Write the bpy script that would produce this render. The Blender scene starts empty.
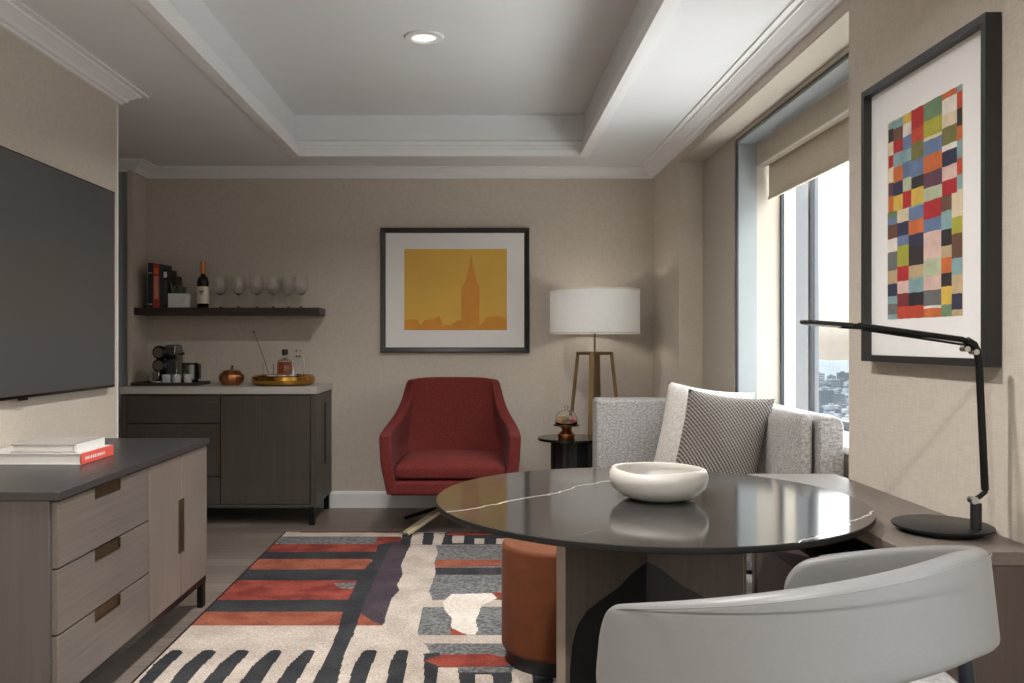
import bpy, bmesh, math, random
from mathutils import Vector, Matrix
random.seed(7)
PI = math.pi
scene = bpy.context.scene
COL = scene.collection

# ------------------------------------------------------------------ colour + materials
def lin(c):
    return tuple(((v/255)/12.92 if v/255 <= .04045 else ((v/255+.055)/1.055)**2.4) for v in c)

MATS = {}
def newmat(name):
    m = bpy.data.materials.new(name); m.use_nodes = True
    nt = m.node_tree; b = nt.nodes['Principled BSDF']
    return m, nt, b

def N(nt, t, **kw):
    n = nt.nodes.new(t)
    for k, v in kw.items():
        if k.startswith('i_'):
            key = k[2:]
            key = int(key) if key.isdigit() else key.replace('_', ' ')
            n.inputs[key].default_value = v
        else: setattr(n, k, v)
    return n

def mapped(nt, scale=(1,1,1), coord='Object', rot=(0,0,0)):
    tc = N(nt, 'ShaderNodeTexCoord'); mp = N(nt, 'ShaderNodeMapping')
    mp.inputs['Scale'].default_value = scale; mp.inputs['Rotation'].default_value = rot
    nt.links.new(tc.outputs[coord], mp.inputs['Vector'])
    return mp.outputs['Vector']

def ramp(nt, fac, stops):
    r = N(nt, 'ShaderNodeValToRGB')
    els = r.color_ramp.elements
    while len(els) < len(stops): els.new(.5)
    for e, (p, c) in zip(els, stops):
        e.position = p; e.color = (*c, 1)
    nt.links.new(fac, r.inputs['Fac'])
    return r.outputs['Color']

def bump(nt, b, height, strength=.2, dist=.01):
    bp = N(nt, 'ShaderNodeBump'); bp.inputs['Strength'].default_value = strength; bp.inputs['Distance'].default_value = dist
    nt.links.new(height, bp.inputs['Height']); nt.links.new(bp.outputs['Normal'], b.inputs['Normal'])

def plain(name, rgb, rough=.5, metal=0, spec=.5, var=.04, nscale=30, bmp=0, **kw):
    if name in MATS: return MATS[name]
    m, nt, b = newmat(name)
    c = lin(rgb)
    n = N(nt, 'ShaderNodeTexNoise', i_Scale=nscale, i_Detail=4.0)
    nt.links.new(mapped(nt), n.inputs['Vector'])
    lo = tuple(v*(1-var) for v in c); hi = tuple(min(1, v*(1+var)) for v in c)
    nt.links.new(ramp(nt, n.outputs['Fac'], [(.3, lo), (.7, hi)]), b.inputs['Base Color'])
    b.inputs['Roughness'].default_value = rough; b.inputs['Metallic'].default_value = metal
    b.inputs['Specular IOR Level'].default_value = spec
    if bmp: bump(nt, b, n.outputs['Fac'], bmp, .002)
    for k, v in kw.items(): b.inputs[k.replace('_', ' ')].default_value = v
    MATS[name] = m; return m

def wood(name, c1, c2, axis='z', rough=.45, fine=90, spec=.4):
    m, nt, b = newmat(name)
    s = {'x': (1.5, fine, fine), 'y': (fine, 1.5, fine), 'z': (fine, fine, 1.5)}[axis]
    n = N(nt, 'ShaderNodeTexNoise', i_Scale=1.0, i_Detail=5.0, i_Distortion=.3)
    nt.links.new(mapped(nt, s), n.inputs['Vector'])
    n2 = N(nt, 'ShaderNodeTexNoise', i_Scale=2.5, i_Detail=2.0)
    nt.links.new(mapped(nt), n2.inputs['Vector'])
    mx = N(nt, 'ShaderNodeMath', operation='MULTIPLY_ADD'); mx.inputs[1].default_value = .65
    nt.links.new(n.outputs['Fac'], mx.inputs[0])
    m2 = N(nt, 'ShaderNodeMath', operation='MULTIPLY'); m2.inputs[1].default_value = .35
    nt.links.new(n2.outputs['Fac'], m2.inputs[0]); nt.links.new(m2.outputs[0], mx.inputs[2])
    nt.links.new(ramp(nt, mx.outputs[0], [(.25, lin(c1)), (.75, lin(c2))]), b.inputs['Base Color'])
    b.inputs['Roughness'].default_value = rough; b.inputs['Specular IOR Level'].default_value = spec
    bump(nt, b, n.outputs['Fac'], .08, .002)
    MATS[name] = m; return m

def fabric(name, c1, c2, scale=260, rough=.95, strength=.5, sheen=.15, spread=.12, mott=6):
    """cross-woven cloth: two stretched noises, one per thread direction"""
    m, nt, b = newmat(name)
    hs = []
    for s in ((scale, scale*.18, scale), (scale*.18, scale, scale*.25)):
        n = N(nt, 'ShaderNodeTexNoise', i_Scale=1.0, i_Detail=2.0)
        nt.links.new(mapped(nt, s), n.inputs['Vector']); hs.append(n.outputs['Fac'])
    a = N(nt, 'ShaderNodeMath', operation='ADD'); nt.links.new(hs[0], a.inputs[0]); nt.links.new(hs[1], a.inputs[1])
    h = N(nt, 'ShaderNodeMath', operation='MULTIPLY'); h.inputs[1].default_value = .5
    nt.links.new(a.outputs[0], h.inputs[0])
    nt.links.new(ramp(nt, h.outputs[0], [(.5-spread, lin(c1)), (.5+spread, lin(c2))]), b.inputs['Base Color'])
    b.inputs['Roughness'].default_value = rough; b.inputs['Specular IOR Level'].default_value = .15
    b.inputs['Sheen Weight'].default_value = sheen; b.inputs['Sheen Roughness'].default_value = .5
    bump(nt, b, h.outputs[0], strength, .003)
    MATS[name] = m; return m

def carpet(name, c1, c2=None, fine=500, mott=5):
    m, nt, b = newmat(name); c2 = c2 or c1
    n = N(nt, 'ShaderNodeTexNoise', i_Scale=float(mott), i_Detail=3.0); nt.links.new(mapped(nt), n.inputs['Vector'])
    f = N(nt, 'ShaderNodeTexNoise', i_Scale=160.0, i_Detail=2.0); nt.links.new(mapped(nt), f.inputs['Vector'])
    col = ramp(nt, n.outputs['Fac'], [(.38, lin(c1)), (.62, lin(c2))])
    mx = N(nt, 'ShaderNodeMix', data_type='RGBA', blend_type='MULTIPLY'); mx.inputs['Factor'].default_value = 1
    nt.links.new(col, mx.inputs['A'])
    nt.links.new(ramp(nt, f.outputs['Fac'], [(.3, (.68,.68,.68)), (.7, (1.2,1.2,1.2))]), mx.inputs['B'])
    nt.links.new(mx.outputs['Result'], b.inputs['Base Color'])
    b.inputs['Roughness'].default_value = 1; b.inputs['Specular IOR Level'].default_value = .05
    bump(nt, b, f.outputs['Fac'], .6, .004)
    MATS[name] = m; return m

def glass(name, rgb=(255,255,255), rough=0.0, ior=1.45):
    m, nt, b = newmat(name)
    b.inputs['Base Color'].default_value = (*lin(rgb), 1); b.inputs['Transmission Weight'].default_value = 1
    b.inputs['Roughness'].default_value = rough; b.inputs['IOR'].default_value = ior
    MATS[name] = m; return m

# wall covering: fine linen-like texture
def wallpaper(name, rgb):
    m, nt, b = newmat(name); c = lin(rgb)
    n = N(nt, 'ShaderNodeTexNoise', i_Scale=1.0, i_Detail=3.0); nt.links.new(mapped(nt, (220,220,30)), n.inputs['Vector'])
    n2 = N(nt, 'ShaderNodeTexNoise', i_Scale=1.0, i_Detail=3.0); nt.links.new(mapped(nt, (25,25,260)), n2.inputs['Vector'])
    a = N(nt, 'ShaderNodeMath', operation='ADD'); nt.links.new(n.outputs['Fac'], a.inputs[0]); nt.links.new(n2.outputs['Fac'], a.inputs[1])
    h = N(nt, 'ShaderNodeMath', operation='MULTIPLY'); h.inputs[1].default_value = .5; nt.links.new(a.outputs[0], h.inputs[0])
    nt.links.new(ramp(nt, h.outputs[0], [(.36, tuple(v*.91 for v in c)), (.64, tuple(min(1,v*1.07) for v in c))]), b.inputs['Base Color'])
    b.inputs['Roughness'].default_value = .85; b.inputs['Specular IOR Level'].default_value = .2
    bump(nt, b, h.outputs[0], .12, .002)
    MATS[name] = m; return m

M = {}
M['wall'] = wallpaper('wall_covering', (200,190,177))
M['white'] = plain('white_paint', (232,231,230), .55, var=.01)
M['ceil'] = plain('ceiling_paint', (224,224,224), .8, var=.01, nscale=4)
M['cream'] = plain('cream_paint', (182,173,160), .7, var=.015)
M['dark_door'] = plain('grey_door_paint', (165,170,172), .5)
M['alu'] = plain('grey_window_metal', (146,151,152), .5, .1, var=.02)
M['dark_alu'] = plain('dark_window_metal', (58,62,66), .4, .3)
M['blind'] = fabric('blind_cloth', (205,192,172), (222,210,192), 300, strength=.15, sheen=0)
M['cassette'] = plain('blind_cassette', (196,184,166), .6)
M['black_metal'] = plain('black_metal', (24,24,25), .38, .5)
M['satin_black'] = plain('satin_black', (30,30,31), .45)
M['gloss_black'] = plain('gloss_black', (14,14,15), .12)
M['brass'] = plain('aged_brass', (132,110,82), .42, .9, var=.12, nscale=12)
M['pale_brass'] = plain('pale_brass', (196,180,152), .5, .4, var=.05)
M['bronze'] = plain('dark_bronze', (116,102,78), .38, 1, var=.1)
M['gold'] = plain('polished_gold', (196,150,72), .16, 1, var=.05)
M['copper'] = plain('hammered_copper', (190,128,88), .3, 1, var=.15, nscale=60, bmp=.3)
M['chrome'] = plain('chrome', (210,212,214), .08, 1, var=.01)
M['steel'] = plain('brushed_steel', (120,118,114), .3, .9)
M['paper'] = plain('paper_pages', (226,222,216), .8, var=.03, nscale=80)
M['wht_cover'] = plain('white_book_cover', (228,226,222), .4, var=.01)
M['grey_cover'] = plain('greige_book_cover', (196,188,180), .45, var=.02)
M['coral'] = plain('coral_cover', (232,96,84), .45, var=.03)
M['leather'] = plain('light_grey_leather', (118,117,116), .42, spec=.4, var=.02, nscale=200, bmp=.05)
M['seat_fab'] = fabric('grey_seat_cloth', (120,118,116), (165,163,160), 260)
M['red'] = fabric('red_wool', (80,30,29), (120,51,47), 620, strength=.5, sheen=.02, spread=.14)
M['sofa'] = fabric('grey_linen', (108,104,101), (200,196,192), 400, strength=.6, spread=.17)
M['pil_light'] = fabric('pale_boucle', (170,164,158), (216,211,205), 380, strength=.8, spread=.16)
M['velvet'] = plain('rust_velvet', (110,56,22), .85, var=.14, nscale=14, Sheen_Weight=.03)
M['ceramic'] = plain('white_ceramic', (186,182,175), .38, var=.03, nscale=40, bmp=.05)
M['drawer'] = wood('greige_oak', (90,82,76), (116,106,98), 'y', fine=110)
M['doorw'] = wood('greige_oak_upright', (102,92,84), (126,114,105), 'z', fine=110)
M['carcass'] = wood('smoky_wood', (76,70,67), (95,89,84), 'z', fine=60)
M['con_top'] = wood('charcoal_top', (52,51,51), (66,64,63), 'y', .33, fine=80)
M['side_w'] = wood('dark_stained_oak', (60,54,49), (84,77,70), 'z', .45, fine=70)
M['side_w2'] = wood('dark_stained_oak_flat', (60,54,49), (82,75,69), 'x', .45, fine=70)
M['shelf_w'] = wood('dark_shelf_wood', (48,40,37), (66,56,51), 'x', .45, fine=60)
M['desk_w'] = wood('taupe_desk_wood', (94,85,80), (121,111,104), 'y', .38, fine=80)
M['desk_p'] = wood('brown_desk_panel', (74,64,60), (93,81,76), 'z', .5, fine=80)
M['base_w'] = wood('grey_table_panel', (82,75,70), (106,97,91), 'z', .5, fine=80)
M['marble_lt'] = plain('light_stone', (176,172,166), .35, var=.06, nscale=8)
M['planter'] = plain('white_planter', (205,203,200), .6, var=.04)
M['leaf'] = plain('succulent_green', (82,92,62), .6, var=.25, nscale=60)
M['glass'] = glass('clear_glass')
M['thick_glass'] = glass('bright_cut_glass', (255,255,255), .06, 1.6); M['thick_glass'].node_tree.nodes['Principled BSDF'].inputs['Transmission Weight'].default_value = .72
M['amber'] = glass('amber_spirit', (196,98,40), 0, 1.36)
M['bot'] = plain('dark_green_bottle', (16,20,16), .1)
M['label_p'] = plain('cream_paper_label', (222,212,190), .7, var=.04)
M['foil'] = plain('copper_foil', (205,130,70), .35, .7)
M['mat'] = plain('passepartout', (236,234,232), .8, var=.008)
M['frame_blk'] = plain('black_frame', (44,43,43), .4)
M['frame_grey'] = plain('brushed_grey_frame', (60,59,58), .35, .5, var=.12, nscale=40)
M['screen'] = plain('tv_screen', (74,74,74), .28, var=.01, spec=.5)
M['led'] = plain('lens_plastic', (230,230,228), .4)

# floor planks
def floor_mat():
    m, nt, b = newmat('plank_floor')
    v = mapped(nt)
    br = N(nt, 'ShaderNodeTexBrick', offset=.37, squash=1.0)
    br.inputs['Scale'].default_value = 1; br.inputs['Brick Width'].default_value = 1.5; br.inputs['Row Height'].default_value = .16
    br.inputs['Mortar Size'].default_value = .0018; br.inputs['Bias'].default_value = 0
    br.inputs['Color1'].default_value = (*lin((114,104,97)),1); br.inputs['Color2'].default_value = (*lin((134,123,114)),1); br.inputs['Mortar'].default_value = (*lin((62,56,52)),1)
    nt.links.new(v, br.inputs['Vector'])
    n = N(nt, 'ShaderNodeTexNoise', i_Scale=1.0, i_Detail=5.0); nt.links.new(mapped(nt, (3,60,10)), n.inputs['Vector'])
    mx = N(nt, 'ShaderNodeMix', data_type='RGBA', blend_type='MULTIPLY'); mx.inputs['Factor'].default_value = 1
    nt.links.new(br.outputs['Color'], mx.inputs['A'])
    nt.links.new(ramp(nt, n.outputs['Fac'], [(.3,(.78,.77,.76)),(.7,(1.12,1.1,1.08))]), mx.inputs['B'])
    nt.links.new(mx.outputs['Result'], b.inputs['Base Color'])
    b.inputs['Roughness'].default_value = .42; b.inputs['Specular IOR Level'].default_value = .4
    bump(nt, b, n.outputs['Fac'], .08, .002)
    return m
M['floor'] = floor_mat()

# table stone: near-black polished marble with two diagonal white veins
def stone_mat():
    m, nt, b = newmat('black_marble')
    tc = N(nt, 'ShaderNodeTexCoord')
    sep = N(nt, 'ShaderNodeSeparateXYZ'); nt.links.new(tc.outputs['Object'], sep.inputs[0])
    s = N(nt, 'ShaderNodeMath', operation='SUBTRACT'); nt.links.new(sep.outputs[0], s.inputs[0]); nt.links.new(sep.outputs[1], s.inputs[1])
    nz = N(nt, 'ShaderNodeTexNoise', i_Scale=7.0, i_Detail=6.0); nt.links.new(tc.outputs['Object'], nz.inputs['Vector'])
    d = N(nt, 'ShaderNodeMath', operation='MULTIPLY_ADD'); nt.links.new(nz.outputs['Fac'], d.inputs[0]); d.inputs[1].default_value = .16
    nt.links.new(s.outputs[0], d.inputs[2])
    masks = []
    for off, w in ((-.345+.08, .0022), (.748+.08, .0028), (.30, .0006)):
        a = N(nt, 'ShaderNodeMath', operation='SUBTRACT'); nt.links.new(d.outputs[0], a.inputs[0]); a.inputs[1].default_value = off
        ab = N(nt, 'ShaderNodeMath', operation='ABSOLUTE'); nt.links.new(a.outputs[0], ab.inputs[0])
        lt = N(nt, 'ShaderNodeMapRange'); lt.inputs['From Min'].default_value = w*.6; lt.inputs['From Max'].default_value = w*1.6
        lt.inputs['To Min'].default_value = 1; lt.inputs['To Max'].default_value = 0
        nt.links.new(ab.outputs[0], lt.inputs['Value']); masks.append(lt.outputs[0])
    mm = N(nt, 'ShaderNodeMath', operation='MAXIMUM'); nt.links.new(masks[0], mm.inputs[0]); nt.links.new(masks[1], mm.inputs[1])
    m3 = N(nt, 'ShaderNodeMath', operation='MAXIMUM'); nt.links.new(mm.outputs[0], m3.inputs[0])
    fa = N(nt, 'ShaderNodeMath', operation='MULTIPLY'); nt.links.new(masks[2], fa.inputs[0]); fa.inputs[1].default_value = .25; nt.links.new(fa.outputs[0], m3.inputs[1])
    n2 = N(nt, 'ShaderNodeTexNoise', i_Scale=3.0, i_Detail=5.0); nt.links.new(tc.outputs['Object'], n2.inputs['Vector'])
    base = ramp(nt, n2.outputs['Fac'], [(.35, lin((38,36,35))), (.7, lin((58,55,53)))])
    mx = N(nt, 'ShaderNodeMix', data_type='RGBA'); nt.links.new(m3.outputs[0], mx.inputs['Factor']); nt.links.new(base, mx.inputs['A']); mx.inputs['B'].default_value = (*lin((225,220,210)),1)
    nt.links.new(mx.outputs['Result'], b.inputs['Base Color'])
    b.inputs['Roughness'].default_value = .1; b.inputs['IOR'].default_value = 1.75
    return m
M['stone'] = stone_mat()

def woven_mat():
    m, nt, b = newmat('chunky_weave')
    v = mapped(nt)
    w1 = N(nt, 'ShaderNodeTexWave', bands_direction='DIAGONAL', i_Scale=34.0, i_Distortion=.9); nt.links.new(v, w1.inputs['Vector'])
    w2 = N(nt, 'ShaderNodeTexWave', bands_direction='Z', i_Scale=52.0, i_Distortion=1.2); nt.links.new(v, w2.inputs['Vector'])
    a = N(nt, 'ShaderNodeMath', operation='MULTIPLY'); nt.links.new(w1.outputs['Fac'], a.inputs[0]); nt.links.new(w2.outputs['Fac'], a.inputs[1])
    nt.links.new(ramp(nt, a.outputs[0], [(.02, lin((74,68,64))), (.5, lin((184,177,171)))]), b.inputs['Base Color'])
    b.inputs['Roughness'].default_value = .95; b.inputs['Specular IOR Level'].default_value = .1
    bump(nt, b, a.outputs[0], .8, .005)
    return m
M['woven'] = woven_mat()

def shade_mat():
    m = bpy.data.materials.new('lamp_shade_linen'); m.use_nodes = True; nt = m.node_tree; nt.nodes.clear()
    o = N(nt, 'ShaderNodeOutputMaterial'); d = N(nt, 'ShaderNodeBsdfDiffuse'); t = N(nt, 'ShaderNodeBsdfTranslucent'); mx = N(nt, 'ShaderNodeMixShader')
    n = N(nt, 'ShaderNodeTexNoise', i_Scale=1.0, i_Detail=2.0); nt.links.new(mapped(nt, (300,300,40)), n.inputs['Vector'])
    c = ramp(nt, n.outputs['Fac'], [(.3, (.86,.86,.85)), (.7, (.93,.93,.92))])
    nt.links.new(c, d.inputs['Color']); nt.links.new(c, t.inputs['Color'])
    mx.inputs[0].default_value = .4
    nt.links.new(d.outputs[0], mx.inputs[1]); nt.links.new(t.outputs[0], mx.inputs[2]); nt.links.new(mx.outputs[0], o.inputs['Surface'])
    return m
M['shade'] = shade_mat()

def emit(name, rgb, s):
    m, nt, b = newmat(name); b.inputs['Emission Color'].default_value = (*lin(rgb),1); b.inputs['Emission Strength'].default_value = s
    return m

# ------------------------------------------------------------------ mesh helpers
def BM(): return bmesh.new()

def box(bm, x0, x1, y0, y1, z0, z1, mi=0):
    vs = [bm.verts.new(p) for p in ((x0,y0,z0),(x1,y0,z0),(x1,y1,z0),(x0,y1,z0),(x0,y0,z1),(x1,y0,z1),(x1,y1,z1),(x0,y1,z1))]
    for f in ((0,3,2,1),(4,5,6,7),(0,1,5,4),(1,2,6,5),(2,3,7,6),(3,0,4,7)):
        bm.faces.new([vs[i] for i in f]).material_index = mi
    return vs

def rotbox(bm, c, size, rz=0, rx=0, ry=0):
    vs = box(bm, -size[0]/2, size[0]/2, -size[1]/2, size[1]/2, -size[2]/2, size[2]/2)
    mt = Matrix.Translation(c) @ Matrix.Rotation(rz,4,'Z') @ Matrix.Rotation(ry,4,'Y') @ Matrix.Rotation(rx,4,'X')
    for v in vs: v.co = mt @ v.co

def beam(bm, a, b_, w, t, up=(0,0,1)):
    """straight bar of section w x t between two points"""
    a = Vector(a); b_ = Vector(b_); d = (b_-a); L = d.length; d.normalize(); up = Vector(up)
    s = d.cross(up); s = s.normalized() if s.length > 1e-5 else Vector((1,0,0)); u = s.cross(d).normalized()
    vs = []
    for p in (a, b_):
        for i, j in ((-1,-1),(1,-1),(1,1),(-1,1)): vs.append(bm.verts.new(p + s*w/2*i + u*t/2*j))
    for f in ((3,2,1,0),(4,5,6,7),(0,1,5,4),(1,2,6,5),(2,3,7,6),(3,0,4,7)): bm.faces.new([vs[i] for i in f])

def lathe(bm, prof, c=(0,0,0), seg=32, cap=True, wob=None):
    rings = []
    for r, z in prof:
        if r < 1e-5: rings.append([bm.verts.new((c[0], c[1], c[2]+z))])
        else:
            ring = []
            for i in range(seg):
                a = 2*PI*i/seg; rr, zz = (r, z) if wob is None else wob(r, z, a)
                ring.append(bm.verts.new((c[0]+rr*math.cos(a), c[1]+rr*math.sin(a), c[2]+zz)))
            rings.append(ring)
    for A, B in zip(rings, rings[1:]):
        if len(A) == 1 and len(B) == 1: continue
        for i in range(seg):
            j = (i+1) % seg
            if len(A) == 1: bm.faces.new((A[0], B[j], B[i]))
            elif len(B) == 1: bm.faces.new((A[i], A[j], B[0]))
            else: bm.faces.new((A[i], A[j], B[j], B[i]))
    if cap:
        if len(rings[0]) > 1: bm.faces.new(rings[0][::-1])
        if len(rings[-1]) > 1: bm.faces.new(rings[-1])

def tube(bm, pts, r, seg=10, radii=None):
    pts = [Vector(p) for p in pts]; rings = []; prev = None
    for i, p in enumerate(pts):
        d = (pts[min(i+1,len(pts)-1)] - pts[max(i-1,0)]).normalized()
        if prev is None:
            up = Vector((0,0,1)) if abs(d.z) < .9 else Vector((1,0,0)); s = d.cross(up).normalized()
        else:
            s = (prev - d*prev.dot(d)).normalized()
        prev = s; u = s.cross(d); rr = radii[i] if radii else r
        rings.append([bm.verts.new(p + (s*math.cos(2*PI*k/seg) + u*math.sin(2*PI*k/seg))*rr) for k in range(seg)])
    for A, B in zip(rings, rings[1:]):
        for k in range(seg): bm.faces.new((A[k], A[(k+1)%seg], B[(k+1)%seg], B[k]))
    bm.faces.new(rings[0][::-1]); bm.faces.new(rings[-1])

def prism(bm, poly, fn, t0, t1):
    """extrude a 2D polygon; fn(u,v,t) -> xyz"""
    A = [bm.verts.new(fn(u,v,t0)) for u,v in poly]; B = [bm.verts.new(fn(u,v,t1)) for u,v in poly]
    bm.faces.new(A[::-1]); bm.faces.new(B); n = len(poly)
    for i in range(n): bm.faces.new((A[i], A[(i+1)%n], B[(i+1)%n], B[i]))

def sphere(bm, c, r, sz=(1,1,1), seg=16, rings=10):
    prof = [(0,-r)] + [(r*math.cos(-PI/2+PI*k/rings), r*math.sin(-PI/2+PI*k/rings)) for k in range(1,rings)] + [(0,r)]
    n0 = len(bm.verts); lathe(bm, prof, seg=seg, cap=False)
    bm.verts.ensure_lookup_table()
    for v in bm.verts[n0:]: v.co = Vector((v.co.x*sz[0]+c[0], v.co.y*sz[1]+c[1], v.co.z*sz[2]+c[2]))

def obj(name, bm, mats, parent=None, bevel=0, segs=2, smooth=35, subsurf=0, weld=True):
    if parent is not None and parent.get('_o') is not None:
        o0 = Vector(parent['_o'])
        for v in bm.verts: v.co -= o0
    bmesh.ops.recalc_face_normals(bm, faces=bm.faces)
    me = bpy.data.meshes.new(name); bm.to_mesh(me); bm.free()
    for m_ in (mats if isinstance(mats, (list,tuple)) else [mats]): me.materials.append(m_)
    o = bpy.data.objects.new(name, me); COL.objects.link(o)
    if parent is not None:
        o.parent = parent; 
        if parent.get('_o') is not None: o['_o'] = parent['_o']
    if bevel:
        b = o.modifiers.new('bevel','BEVEL'); b.width = bevel; b.segments = segs; b.limit_method = 'ANGLE'; b.angle_limit = math.radians(40)
    if subsurf:
        s = o.modifiers.new('sub','SUBSURF'); s.levels = subsurf; s.render_levels = subsurf
    if smooth:
        for p in me.polygons: p.use_smooth = True
        if smooth < 180 and not subsurf: me.set_sharp_from_angle(angle=math.radians(smooth))
    return o

def tag(o, label, cat, group=None):
    o['label'] = label; o['category'] = cat
    if group: o['group'] = group
    return o

def thing(name, label, cat, loc, group=None):
    o = bpy.data.objects.new(name, None); COL.objects.link(o); o.location = loc; o['_o'] = list(loc)
    o.empty_display_size = .05
    return tag(o, label, cat, group)

def solo(name, bm, mats, label, cat, group=None, loc=(0,0,0), **kw):
    """a thing that is one mesh, its origin at loc"""
    for v in bm.verts: v.co -= Vector(loc)
    o = obj(name, bm, mats, None, **kw); o.location = loc; o['_o'] = list(loc)
    return tag(o, label, cat, group)

def struct(name, bm, mats, **kw):
    o = obj(name, bm, mats, None, **kw); o['kind'] = 'structure'; return o

def dup(root, loc, label, group=None):
    r = root.copy(); COL.objects.link(r); r.location = loc; r['label'] = label
    if group: r['group'] = group
    for ch in list(root.children):
        c = ch.copy(); COL.objects.link(c); c.parent = r
        for g in list(ch.children):
            d = g.copy(); COL.objects.link(d); d.parent = c
    return r

# ================================================================== ROOM
CZ = 2.445      # soffit height
RZ = 2.71       # tray ceiling height
XR = 1.257; XL = -1.79; YB = 6.27; Y0 = -2.2

bm = BM(); box(bm, -3.3, 1.7, Y0, 6.4, -.08, 0); struct('floor', bm, M['floor'], smooth=0)
RX0, RX1, RY1, RY0 = -1.228, .70, 5.79, -1.4
bm = BM()
box(bm, -3.3, RX0, Y0, 6.4, CZ, RZ+.1); box(bm, RX1, 1.75, Y0, 6.4, CZ, RZ+.1)
box(bm, RX0, RX1, RY1, 6.4, CZ, RZ+.1); box(bm, RX0, RX1, Y0, RY0, CZ, RZ+.1)
box(bm, RX0-.01, RX1+.01, RY0-.01, RY1+.01, RZ, RZ+.1)
struct('ceiling', bm, M['ceil'], smooth=0)

# moulding inside the tray: profile (inset from edge, z) swept round the rectangle
def sweep_rect(bm, prof, x0, x1, y0, y1, sgn=1):
    rings = []
    for d, z in prof:
        d *= sgn
        rings.append([bm.verts.new(p) for p in ((x0+d,y0+d,z),(x1-d,y0+d,z),(x1-d,y1-d,z),(x0+d,y1-d,z))])
    n = len(rings)
    for k in range(n):
        A, B = rings[k], rings[(k+1)%n]
        for i in range(4): bm.faces.new((A[i], A[(i+1)%4], B[(i+1)%4], B[i]))
bm = BM()
sweep_rect(bm, [(-.032,CZ+.002),(-.032,CZ-.012),(0,CZ-.014),(.032,CZ-.014),(.034,CZ+.03),(.024,CZ+.034),(.024,CZ+.055),(.014,CZ+.06),(.014,CZ+.085),(.002,CZ+.1),(-.02,CZ+.1),(-.02,CZ+.002)], RX0-.0, RX1+.0, RY0, RY1+.0)
struct('trim_tray_ceiling', bm, M['white'], smooth=0)

def sweep_path(bm, prof, pts):
    """prof: (out, z); pts: plan points, interior on the left-hand side of travel; mitred"""
    pts = [Vector((p[0],p[1])) for p in pts]; dirs = [(pts[i+1]-pts[i]).normalized() for i in range(len(pts)-1)]
    rows = []
    for i, p in enumerate(pts):
        d0 = dirs[max(i-1,0)]; d1 = dirs[min(i,len(dirs)-1)]
        n0 = Vector((-d0.y,d0.x)); n1 = Vector((-d1.y,d1.x)); n = (n0+n1); n = n/(n.dot(n0)) if n.length > 1e-4 else n0
        rows.append([bm.verts.new((p.x+n.x*o, p.y+n.y*o, z)) for o, z in prof])
    for A, B in zip(rows, rows[1:]):
        for k in range(len(prof)-1): bm.faces.new((A[k],A[k+1],B[k+1],B[k]))
    bm.faces.new(rows[0]); bm.faces.new(rows[-1][::-1])
CR = [(0,CZ-.07),(.018,CZ-.07),(.02,CZ-.058),(.034,CZ-.054),(.04,CZ-.042),(.075,CZ-.018),(.082,CZ-.018),(.086,CZ-.008),(.112,CZ-.008),(.112,CZ+.004),(0,CZ+.004)]
YE = 4.30
bm = BM(); sweep_path(bm, CR, [(XR,Y0),(XR,YB),(-2.4,YB),(-2.4,6.02),(-3.2,6.02)]); struct('trim_cornice', bm, M['white'], smooth=0)
bm = BM(); sweep_path(bm, CR, [(-3.2,YE),(XL,YE),(XL,Y0)][::1]); struct('trim_cornice_left', bm, M['white'], smooth=0)
BB = [(0,0),(.016,0),(.016,.10),(.012,.112),(.006,.12),(0,.12)]
bm = BM(); sweep_path(bm, BB, [(XR,5.45),(XR,YB),(-2.4,YB),(-2.4,6.02)]); struct('baseboard_back', bm, M['white'], smooth=0)
bm = BM(); sweep_path(bm, BB, [(XL,YE),(XL,Y0)]); struct('baseboard_left', bm, M['white'], smooth=0)

bm = BM(); box(bm, -2.4, 1.6, YB, 6.4, 0, CZ+.01); struct('wall_back', bm, M['wall'], smooth=0)
bm = BM(); box(bm, -1.92, XL, Y0, YE, 0, CZ+.01); box(bm, -1.922, XL+.002, YE-.012, YE+.003, 0, CZ-.07, 1); struct('wall_left', bm, [M['wall'], M['white']], smooth=0)
bm = BM(); box(bm, -2.43, -2.4, 6.0, 6.4, 0, CZ+.01); box(bm, -3.3, -2.43, 6.08, 6.4, 0, CZ+.01); box(bm, -3.3, -3.2, 4.2, 6.08, 0, CZ+.01); box(bm, -3.3,-1.92, 4.2, YE, 0, CZ+.01)
struct('wall_passage', bm, M['wall'], smooth=0)
bm = BM(); box(bm, -3.19, -2.432, 6.03, 6.078, 0, CZ-.075); box(bm, -2.47, -2.432, 6.02, 6.03, 0, CZ-.075, 1); struct('door_1', bm, [M['dark_door'], M['alu']], smooth=0)
# right wall: near part, recess for the window, far part
XN = 1.41
bm = BM()
box(bm, XR, XN, 1.0, 2.95, 0, CZ+.01)
box(bm, XR, XN, 5.45, 6.4, 0, CZ+.01)
box(bm, XR, XN, 2.95, 5.45, 2.33, CZ+.01)
box(bm, XN, 1.75, 4.80, 6.4, 0, CZ+.01)
box(bm, XN, 1.75, 1.0, 2.95, 0, CZ+.01)
box(bm, XN, 1.75, 2.95, 4.80, 0, .77)
box(bm, XN, 1.75, 2.95, 4.80, 2.30, CZ+.01)
struct('wall_right', bm, M['wall'], smooth=0)
bm = BM(); box(bm, XR+.002, XN, 2.952, 5.448, 2.326, 2.331); box(bm, XN-.006, XN+.002, 4.78, 5.448, .0, 2.326); struct('trim_window_lining', bm, M['cream'], smooth=0)
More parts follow.
